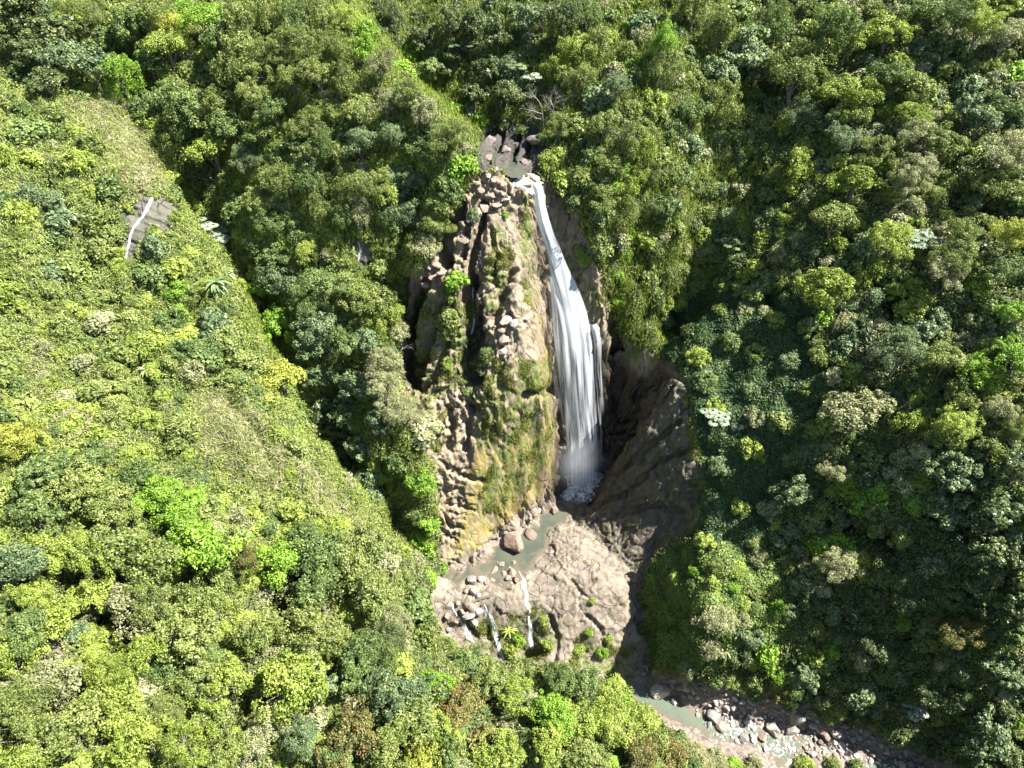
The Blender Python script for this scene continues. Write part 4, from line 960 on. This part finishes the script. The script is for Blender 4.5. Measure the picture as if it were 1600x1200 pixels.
def boulder(px, py, rp, mat='brown', flat=1.0, sink=.35, zone=None, big=False):
    r = random.Random(int(px * 13 + py * 7))
    P, t = cast(px, py, .0); R = rp * t / FPX
    z = gbil(ZD, P[0], P[1])[0]
    if zone == 'river': z = max(z, float(rz(P[0])) - .12)
    o = link('boulder', BLD[r.randrange(len(BLD))]); o.material_slots[0].link = 'OBJECT'; o.material_slots[0].material = BM[mat]
    s = R * 1.12
    o.scale = (s * r.uniform(.95, 1.15), s * r.uniform(.95, 1.1), s * flat * r.uniform(.9, 1.1))
    o.rotation_euler = (r.uniform(-.35, .35), r.uniform(-.35, .35), r.uniform(0, 6.28))
    o.location = (P[0], P[1], z + s * flat * (.62 - sink))
    BOULD.append((o, px, py, rp, mat, zone)); return o
# beside the plunge pool
for q in [(803,852,19,'red','b'),(829,838,12,'red','b'),(738,911,8,'grey','s'),(752,906,7,'pale','s'),(740,926,7,'grey','s'),(773,893,8,'brown','s'),(785,884,6,'brown','s'),(778,882,5,'brown','s'),(786,897,5,'brown','s'),(795,890,6,'brown','s'),(801,897,8,'brown','s'),(803,881,6,'red','s'),
          (811,873,6,'brown','s'),(812,862,5,'brown','s'),(764,900,5,'brown','s'),(760,912,4,'brown','s'),(770,907,5,'brown','s'),(806,908,6,'brown','s'),(794,904,5,'grey','s'),(787,873,4,'grey','s'),(747,933,5,'grey','s'),(728,925,4,'brown','s'),(716,945,5,'brown','s'),(722,958,6,'brown','s'),(733,963,9,'grey','s'),(748,958,8,'grey','s'),(740,975,8,'grey','s'),(700,965,6,'brown','s'),(703,985,5,'grey','s'),(713,975,5,'brown','s'),
          (842,800,5,'pale','s'),(836,806,5,'brown','s'),(866,799,8,'red','s'),(880,800,6,'brown','s'),(876,806,5,'brown','s'),(828,812,4,'brown','s'),(754,944,5,'brown','s'),(781,912,4,'brown','s')]:
    boulder(q[0], q[1], q[2], q[3], 1.0, .3, 'pool')
# blocks on top of and down the cliff
for q in [(744,286,7,'brown'),(752,297,8,'brown'),(766,303,8,'brown'),(757,316,9,'brown'),(776,322,7,'brown'),(770,286,6,'brown'),(762,274,6,'grey'),(774,268,6,'grey'),(784,306,7,'brown'),(790,316,8,'pale'),(778,300,5,'brown'),(784,290,5,'brown'),
          (748,330,7,'brown'),(736,345,8,'brown'),(722,352,7,'brown'),(726,372,8,'brown'),
          (658,428,8,'brown'),(671,421,7,'brown'),(683,417,7,'brown'),(677,436,8,'brown'),(690,431,7,'brown'),(664,446,8,'brown'),(653,442,6,'brown'),
          (800,438,9,'brown'),(790,499,12,'pale'),(803,503,10,'pale'),(784,514,8,'brown'),(788,530,9,'brown'),(786,551,9,'pale')]:
    boulder(q[0], q[1], q[2], q[3], .5 if q[3] == 'pale' else .75, .62, 'cliff')
for q in [(820,284,12,'pale'),(833,276,11,'pale'),(812,272,7,'pale'),(845,283,6,'brown')]: boulder(q[0], q[1], q[2], q[3], .5, .4, 'lip')
for q in [(765,225,13,'dark'),(790,235,9,'dark'),(818,250,12,'dark'),(806,218,10,'dark'),(835,225,14,'dark'),(760,205,10,'dark'),(762,246,8,'dark')]: boulder(q[0], q[1], q[2], q[3], .9, .4, 'gorge')
# river bed
for q in [(1030,1083,14,'pale'),(1053,1101,6,'pale'),(1048,1064,7,'grey'),(1060,1075,8,'brown'),(1043,1078,6,'brown'),(1205,1140,14,'grey'),(1243,1125,15,'grey'),(1115,1125,12,'grey'),(1125,1140,10,'brown'),(1237,1142,11,'grey'),(1161,1156,8,'grey'),(1205,1147,9,'brown'),(1215,1098,12,'brown'),(1190,1156,8,'brown'),(1290,1150,9,'brown'),(1305,1145,10,'grey')]:
    boulder(q[0], q[1], q[2], q[3], .85, .25, 'river')
rb = random.Random(3); BZ = [([(1036,1056),(1130,1052),(1170,1080),(1110,1092),(1070,1092),(1040,1080)], 75, 2.5, 6), ([(1082,1120),(1100,1092),(1190,1090),(1300,1112),(1345,1150),(1335,1192),(1255,1185),(1180,1168),(1120,1152)], 250, 2.4, 8.0),
      ([(1300,1126),(1400,1160),(1480,1195),(1480,1204),(1360,1204),(1330,1150)], 50, 2.5, 7), ([(1000,1040),(1030,1038),(1034,1052),(1005,1056)], 6, 3, 6)]
todo = []
done_b = [(b[1], b[2], b[3]) for b in BOULD]
for pp, n, r0, r1 in BZ:
    xs_ = [a[0] for a in pp]; ys_ = [a[1] for a in pp]; k = 0; tr = 0
    while k < n and tr < 6000:
        tr += 1; x, y = rb.uniform(min(xs_), max(xs_)), rb.uniform(min(ys_), min(1204, max(ys_)))
        if inside(pp, np.array([x]), np.array([y]))[0] < 0: continue
        rp = r0 + (r1 - r0) * rb.random() ** 2.2
        if any((x - a) ** 2 + (y - b) ** 2 < ((rp + c) * .78) ** 2 for a, b, c in done_b): continue
        todo.append((x, y, rp, rb.choice(['brown', 'grey', 'pale', 'grey', 'pale']))); done_b.append((x, y, rp)); k += 1
todo.sort(key=lambda q: -q[2]); nroom = 298 - len(BOULD)
for x, y, rp, m_ in todo[:nroom]: boulder(x, y, rp, m_, .8, .2, 'river')
rub = {}
for x, y, rp, m_ in todo[nroom:]:        # the smallest stones, too many to count
    P, t = cast(x, y, .0); R = rp * t / FPX * 1.1; z = max(gbil(ZD, P[0], P[1])[0], float(rz(P[0])) - .12)
    a = rb.uniform(0, 6.28); src = BLD[rb.randrange(len(BLD))]
    v = np.empty(len(src.vertices) * 3); src.vertices.foreach_get('co', v); v = v.reshape(-1, 3) * R * [1, 1, .8]
    v = v @ np.array([[math.cos(a), math.sin(a), 0], [-math.sin(a), math.cos(a), 0], [0, 0, 1]]) + [P[0], P[1], z + R * .3]
    f = np.empty(len(src.polygons) * 3, np.int32); src.polygons.foreach_get('vertices', f); rub.setdefault(m_, []).append((v, f.reshape(-1, 3)))
V, F, mi = [], [], []
for k_, (m_, l) in enumerate(rub.items()):
    v, f = join(l); F.append(f + sum(len(q) for q in V)); V.append(v); mi.append(np.full(len(f), k_, np.int32))
me = mesh_np('rubble', np.concatenate(V), np.concatenate(F), None)
for m_ in rub: me.materials.append(BM[m_])
me.polygons.foreach_set('material_index', np.concatenate(mi))
link('rubble', me, kind='stuff', label='small loose rubble between the boulders of the river bed', category='rubble')

# ------------------------------------------------------------------ bare trees, big-leaved plants
def bare_tree(px, py, hpx, lean, seed, label, spread=.75):
    r = random.Random(seed); P, t = cast(px, py, 0.0); h = hpx * t / FPX * 1.25
    z = gbil(ZD, P[0], P[1])[0]; root = thing('bare_tree', (P[0], P[1], z - .1), label, 'bare tree')
    tp, br = [], []
    def grow(p, d, ln, rad, lv, out):
        pts = [p]; q = Vector(p); dd = Vector(d)
        for k in range(4):
            dd = (dd + Vector((r.gauss(0, .13), r.gauss(0, .13), r.gauss(.03, .08)))).normalized(); q = q + dd * ln / 4; pts.append(tuple(q))
        out.append(tube(pts, [rad * (1 - .16 * i) for i in range(5)], 6 if lv < 2 else 4))
        if lv < 4:
            for k in range(r.choice([3, 4]) if lv < 3 else 3):
                s = r.randrange(1 if lv else 2, 5); nd = (dd + Vector((r.gauss(0, spread), r.gauss(0, spread), r.gauss(.1, .4)))).normalized()
                grow(pts[s], nd, ln * r.uniform(.5, .72), rad * .5, lv + 1, br)
    grow((0, 0, 0), (lean[0], lean[1], 1), h * .5, .11, 0, tp)
    V, F = join(tp); link('trunk', mesh_np('trunk', V, F, M['deadwood'], True), root)
    V, F = join(br); link('branches', mesh_np('branches', V, F, M['deadwood'], True), root)
bare_tree(848, 212, 75, (-.1, .0), 1, 'bare leafless tree with pale branches standing above the right bank of the gorge')
bare_tree(868, 200, 50, (.2, .0), 5, 'shorter bare tree right beside the big leafless one above the gorge')
bare_tree(628, 30, 55, (-.6, .0), 2, 'bare white branches at the top edge over the dark gorge')
bare_tree(975, 240, 40, (-.5, -.2), 3, 'small dead pinkish tree on the vine-hung hill right of the waterfall')
bare_tree(598, 340, 42, (.1, .0), 4, 'bare twiggy tree over the dark ravine left of the cliff')
bare_tree(640, 735, 70, (.75, .3), 6, 'leaning dead tree reaching over the lower left edge of the cliff')
bare_tree(1112, 415, 30, (0, 0), 8, 'thin pale dead trunk rising from the dark gully on the right')
bare_tree(620, 560, 34, (.5, 0), 9, 'tangle of dry twigs at the left rim of the dark cleft')
def big_leaf_plant(name, px, py, lift, n, ll, lw, up, mat, label, cat, seed, stem=1.5):
    r = np.random.default_rng(seed); P, t = cast(px, py, lift); x, y = P[0], P[1]; z = gbil(ZD, x, y)[0]
    root = thing(name, (x, y, z - .1), label, cat)
    top = np.array([0, 0, lift])
    Vv, Ff = [], []
    for i in range(n):
        a = i * 2.4 + r.uniform(-.3, .3); L = ll * r.uniform(.7, 1.15); W = lw * r.uniform(.8, 1.1)
        o = np.array([math.cos(a), math.sin(a), 0]); s = np.array([-math.sin(a), math.cos(a), 0]); e = r.uniform(*up)
        k = 7; q = top * r.uniform(.75, 1.0); vs = []
        for j in range(k):
            f = j / (k - 1); w = W * math.sin(math.pi * min(1, f * .92 + .08)) ** .6 * .5
            c = q + o * L * f * math.cos(e * .6) + np.array([0, 0, 1]) * (L * f * math.sin(e) - L * .75 * f * f)
            vs += [c - s * w + [0, 0, w * .3], c, c + s * w + [0, 0, w * .3]]
        fs = [[j * 3 + m, j * 3 + m + 1, j * 3 + m + 4, j * 3 + m + 3] for j in range(k - 1) for m in (0, 1)]
        me = mesh_np('leaf', np.array(vs), np.array(fs), mat, True)
        link('leaf', me, root)
    V, F = tube([(0, 0, -.3), (0, 0, lift * .6), tuple(top)], [.16, .13, .08], 7)
    link('stem', mesh_np('stem', V, F, M['bark'], True), root)
big_leaf_plant('banana_plant', 338, 448, 2.0, 26, 2.0, .42, (.1, .9), LM['s'], 'banana-like plant with drooping pale leaves in the mouth of the dark gully', 'plant', 1)
big_leaf_plant('banana_plant', 350, 420, 2.2, 20, 1.7, .38, (.2, 1.0), LM['s'], 'upper banana-like plant with pale leaves just above the drooping one in the gully', 'plant', 2)
big_leaf_plant('banana_plant', 226, 572, 1.4, 16, 1.5, .22, (.3, 1.1), LM['p'], 'pale banana-like plant alone on the open left hillside', 'plant', 3)
big_leaf_plant('banana_plant', 1135, 1018, 1.6, 16, 1.4, .28, (.2, .9), LM['s'], 'banana-like plant in shade at the foot of the creeper-covered knoll', 'plant', 4)
big_leaf_plant('palm_fern', 795, 985, 1.0, 12, 1.5, .22, (.4, 1.1), LM['y'], 'small fern clump between two cascades on the rock shelf', 'fern', 5)
def cecropia(px, py, lift, rr, n, label, seed, mat):
    """open tree: bare limbs, each ending in a rosette of big lobed leaves"""
    r = np.random.default_rng(seed); P, t = cast(px, py, lift); x, y = P[0], P[1]; z = gbil(ZD, x, y)[0]
    root = thing('cecropia_tree', (x, y, z - .2), label, 'tree')
    parts = [tube([(0, 0, -.3), (0, 0, lift * .55)], [.13, .10], 7)]; Vc = []
    for i in range(n):
        a = i * 2.4; q = rr * math.sqrt((i + .5) / n); e = np.array([math.cos(a) * q, math.sin(a) * q, lift + r.uniform(-.3, .3) - q * .15])
        parts.append(tube([(0, 0, lift * r.uniform(.3, .55)), tuple(e * [.6, .6, .8]), tuple(e)], [.07, .05, .035], 5))
        for k in range(9):
            b = k * .7 + r.uniform(-.1, .1); L = r.uniform(.45, .65); o = np.array([math.cos(b), math.sin(b), 0.]); s = np.array([-math.sin(b), math.cos(b), 0.])
            c = e + [0, 0, .05]
            for h in (-.55, 0, .55):
                d = o * math.cos(h) + s * math.sin(h); g_ = np.cross(d, [0, 0, 1])
                Vc += [c + o * .15, c + o * .15 + d * L * .55 + g_ * .11 - [0, 0, .03], c + o * .15 + d * L - [0, 0, .16], c + o * .15 + d * L * .55 - g_ * .11 - [0, 0, .03]]
    V, F = join(parts); link('trunk', mesh_np('trunk', V, F, M['deadwood'], True), root)
    link('crown', mesh_np('crown', np.array(Vc), quadF(len(Vc)), mat), root)
cecropia(1120, 647, 3.2, 1.7, 11, 'small open tree with bright whitish leaf rosettes alone on the shaded creeper slope', 1, LM['w'])
cecropia(335, 362, 4.0, 3.2, 26, 'large open-crowned tree with pale leaf rosettes over the gully mouth on the left', 2, LM['w'])
cecropia(315, 350, 3.0, 1.6, 10, 'smaller pale rosette-leaved tree at the left edge of the gully mouth', 3, LM['w'])
cecropia(1432, 1104, 3.0, 1.5, 10, 'small pale rosette-leaved tree beside the dark stream at lower right', 4, LM['w'])
cecropia(1142, 375, 3.0, 1.8, 12, 'silvery rosette-leaved tree at the rim of the dark gully', 5, LM['s'])
cecropia(1445, 368, 3.0, 2.0, 14, 'whitish rosette-leaved tree among olive crowns high on the right slope', 6, LM['w'])
cecropia(725, 62, 3.0, 2.2, 14, 'pale rosette-leaved tree in the dark forest above the gorge', 7, LM['s'])
cecropia(808, 100, 3.0, 2.0, 12, 'pale rosette-leaved tree directly above the bare tree over the gorge', 8, LM['s'])
cecropia(832, 122, 2.5, 1.0, 6, 'tiny whitish rosette-leaved tree just above the leafless tree', 9, LM['w'])

# ------------------------------------------------------------------ what each plant and boulder is called
ZONES = [
 ('in the dark forest above the gorge', [(580,0),(900,0),(850,200),(740,200),(690,170),(600,60)]),
 ('at the top left corner', [(-60,-60),(240,-60),(240,170),(-60,170)]),
 ('on the centre hill near the top edge', [(240,-60),(620,-60),(620,100),(240,100)]),
 ('on the crest left of the gorge', [(540,100),(780,150),(780,330),(540,230)]),
 ('on the vine-hung hill above the falls', [(820,-60),(1200,-60),(1200,150),(820,200)]),
 ('on the hillside just right of the falls', [(780,150),(1200,150),(1120,540),(880,480)]),
 ('on the centre hill above the ravine', [(400,100),(560,100),(560,320),(400,320)]),
 ('over the shaded ravine left of the cliff', [(560,220),(780,330),(680,440),(560,420)]),
 ('left of the dark gully head', [(240,100),(400,100),(400,480),(290,480),(240,300)]),
 ('on the left rim of the rock cliff', [(590,420),(680,420),(710,900),(590,680)]),
 ('on the middle hill left of the cliff', [(380,320),(600,320),(600,560),(380,560)]),
 ('above the ravine beside the golden tree', [(380,540),(640,540),(640,760),(420,720)]),
 ('on the open left slope', [(-60,150),(300,150),(360,480),(-60,480)]),
 ('on the middle of the left spur', [(-60,480),(440,480),(500,720),(-60,720)]),
 ('on the left spur above the lime trees', [(-60,700),(500,700),(560,850),(-60,850)]),
 ('around the lime-green trees', [(-60,850),(700,850),(700,960),(-60,960)]),
 ('near the bottom left corner', [(-60,960),(280,960),(280,1280),(-60,1280)]),
 ('along the bottom left of centre', [(280,960),(620,960),(620,1280),(280,1280)]),
 ('below the rock shelf', [(600,950),(1110,1010),(1110,1280),(600,1280)]),
 ('on the rock cliff or shelf', [(620,260),(960,260),(1030,900),(1030,1050),(680,1020)]),
 ('at the top right corner', [(1400,-60),(1680,-60),(1680,170),(1400,170)]),
 ('high on the right slope', [(1180,-60),(1420,-60),(1420,240),(1180,240)]),
 ('on the right slope beside the dark gully', [(1080,150),(1280,150),(1280,520),(1030,560)]),
 ('in the upper middle of the right slope', [(1270,220),(1450,220),(1450,460),(1270,460)]),
 ('on the right edge above the middle', [(1440,160),(1680,160),(1680,460),(1440,460)]),
 ('in the middle of the right slope', [(1230,440),(1470,440),(1470,640),(1230,640)]),
 ('on the right edge at mid height', [(1450,440),(1680,440),(1680,720),(1450,720)]),
 ('around the broad pale tree', [(1230,600),(1470,600),(1470,800),(1230,800)]),
 ('above the creeper knoll', [(1040,560),(1280,560),(1280,900),(1040,900)]),
 ('on the dark ridge at right', [(1380,700),(1680,700),(1680,900),(1380,900)]),
 ('around the creeper knoll', [(1000,860),(1240,860),(1240,1100),(1000,1100)]),
 ('on the shaded slope above the rapids', [(1220,780),(1420,780),(1420,1130),(1220,1130)]),
 ('near the bottom right corner', [(1400,880),(1680,880),(1680,1280),(1400,1280)]),
 ('on the bank below the rapids', [(1000,1130),(1420,1130),(1420,1280),(1000,1280)]),
]
def where(px, py):
    a, b = np.array([px]), np.array([py])
    best, bd = None, -1e9
    for nm, pp in ZONES:
        d = inside(pp, a, b)[0]
        if d > 0: return nm
        if d > bd: best, bd = nm, d
    return best
CW = dict(o='olive-green', g='mid-green', d='dark green', s='silvery green', y='yellow-green', l='lime-green', k='golden-yellow', p='pale straw-green', r='rust-tinted', w='whitish')
FW = dict(bushy='bushy', fine='feathery', column='vine-draped', glossy='glossy-leaved', spread='flat-topped')
ORD = 'first second third fourth fifth sixth seventh eighth ninth tenth eleventh twelfth thirteenth fourteenth fifteenth sixteenth seventeenth eighteenth nineteenth twentieth'.split()
ORD += ['twenty-' + o for o in ORD[:9]] + ['thirtieth'] + ['thirty-' + o for o in ORD[:9]]
def name_all(items):
    """items: (object, px, key text, place text)"""
    cells = {}
    for it in items: cells.setdefault((it[2], it[3]), []).append(it)
    for (k, pl), l in cells.items():
        l.sort(key=lambda t: t[1])
        for i, t in enumerate(l):
            if len(l) == 1: t[0]['label'] = f'{k} {pl}'
            elif i == 0: t[0]['label'] = f'leftmost {k} {pl}'
            elif i == len(l) - 1: t[0]['label'] = f'rightmost {k} {pl}'
            else: t[0]['label'] = f'{k} {pl}, {ORD[min(i, len(ORD) - 1)]} from left'
its = []
for o, px, py, c, rp, k in PLANTS:
    if k == 'shrub': size = 'large' if rp > 20 else ('small' if rp < 14 else ''); nm = f'{size} {CW[c]} shrub'.strip(); o['category'] = 'shrub'; o['group'] = 'shrubs on the valley slopes'
    else: size = 'large' if rp > 33 else ('small' if rp < 24 else ''); nm = f'{size} {CW[c]} {FW[k]} tree'.strip(); o['category'] = 'tree'; o['group'] = 'forest trees on the valley slopes'
    its.append((o, px, nm, where(px, py)))
name_all(its)
BP = dict(pool='beside the plunge pool', cliff='lodged on the rock cliff', lip='at the lip of the waterfall', gorge='in the shaded gorge above the falls')
its = []
for o, px, py, rp, m, z in BOULD:
    if z == 'river': pl = 'on the bank above the rapids' if py < 1090 and px < 1180 else ('at the left of the rapids' if px < 1160 else ('in the middle of the rapids' if px < 1240 else ('at the right of the rapids' if px < 1345 else 'in the dark stream beyond the rapids')))
    elif z == 'cliff': pl = 'at the top of the rock cliff' if py < 380 else ('on the left shoulder of the rock cliff' if px < 710 else 'on the face of the rock cliff')
    else: pl = BP[z]
    if z == 'pool' and py > 925: pl = 'by the leftmost cascade'
    size = 'large' if rp >= 11 else ('small' if rp < 5 else 'mid-sized'); tone = dict(brown='brown', grey='grey', pale='pale', red='reddish', dark='dark')[m]
    o['category'] = 'boulder'; o['group'] = {'river': 'boulders in the river bed', 'pool': 'boulders round the plunge pool'}.get(z, 'loose blocks on the cliff')
    its.append((o, px, f'{size} {tone} ' + ('block' if z in ('cliff', 'lip') else 'boulder'), pl))
name_all(its)

# ------------------------------------------------------------------ spray hanging at the foot of the falls
g = NT('spray'); tc = g.n('TexCoord')
ln = g.n('VectorMath', {0: (tc, 'Object')}, operation='LENGTH')
fall = g.math('SUBTRACT', 1.0, (ln, 'Value'), True)
dn_ = g.math('MULTIPLY', g.math('MULTIPLY', fall, fall), g.math('MULTIPLY', g.noise((tc, 'Object'), 1.6, 3), .42))
vol = g.n('VolumePrincipled', {'Color': (.93, .96, 1, 1), 'Density': dn_})
g.t.links.new(vol.outputs[0], g.out.inputs[1])
bm = bmesh.new(); bmesh.ops.create_icosphere(bm, subdivisions=3, radius=1.0)
me = bpy.data.meshes.new('spray'); bm.to_mesh(me); bm.free(); me.materials.append(g.m)
o = link('spray', me, kind='stuff', label='fine white spray drifting at the foot of the waterfall', category='spray')
q = at_y(908, 725, 73.5); o.location = tuple(q); o.scale = (5.2, 3.6, 6.5)
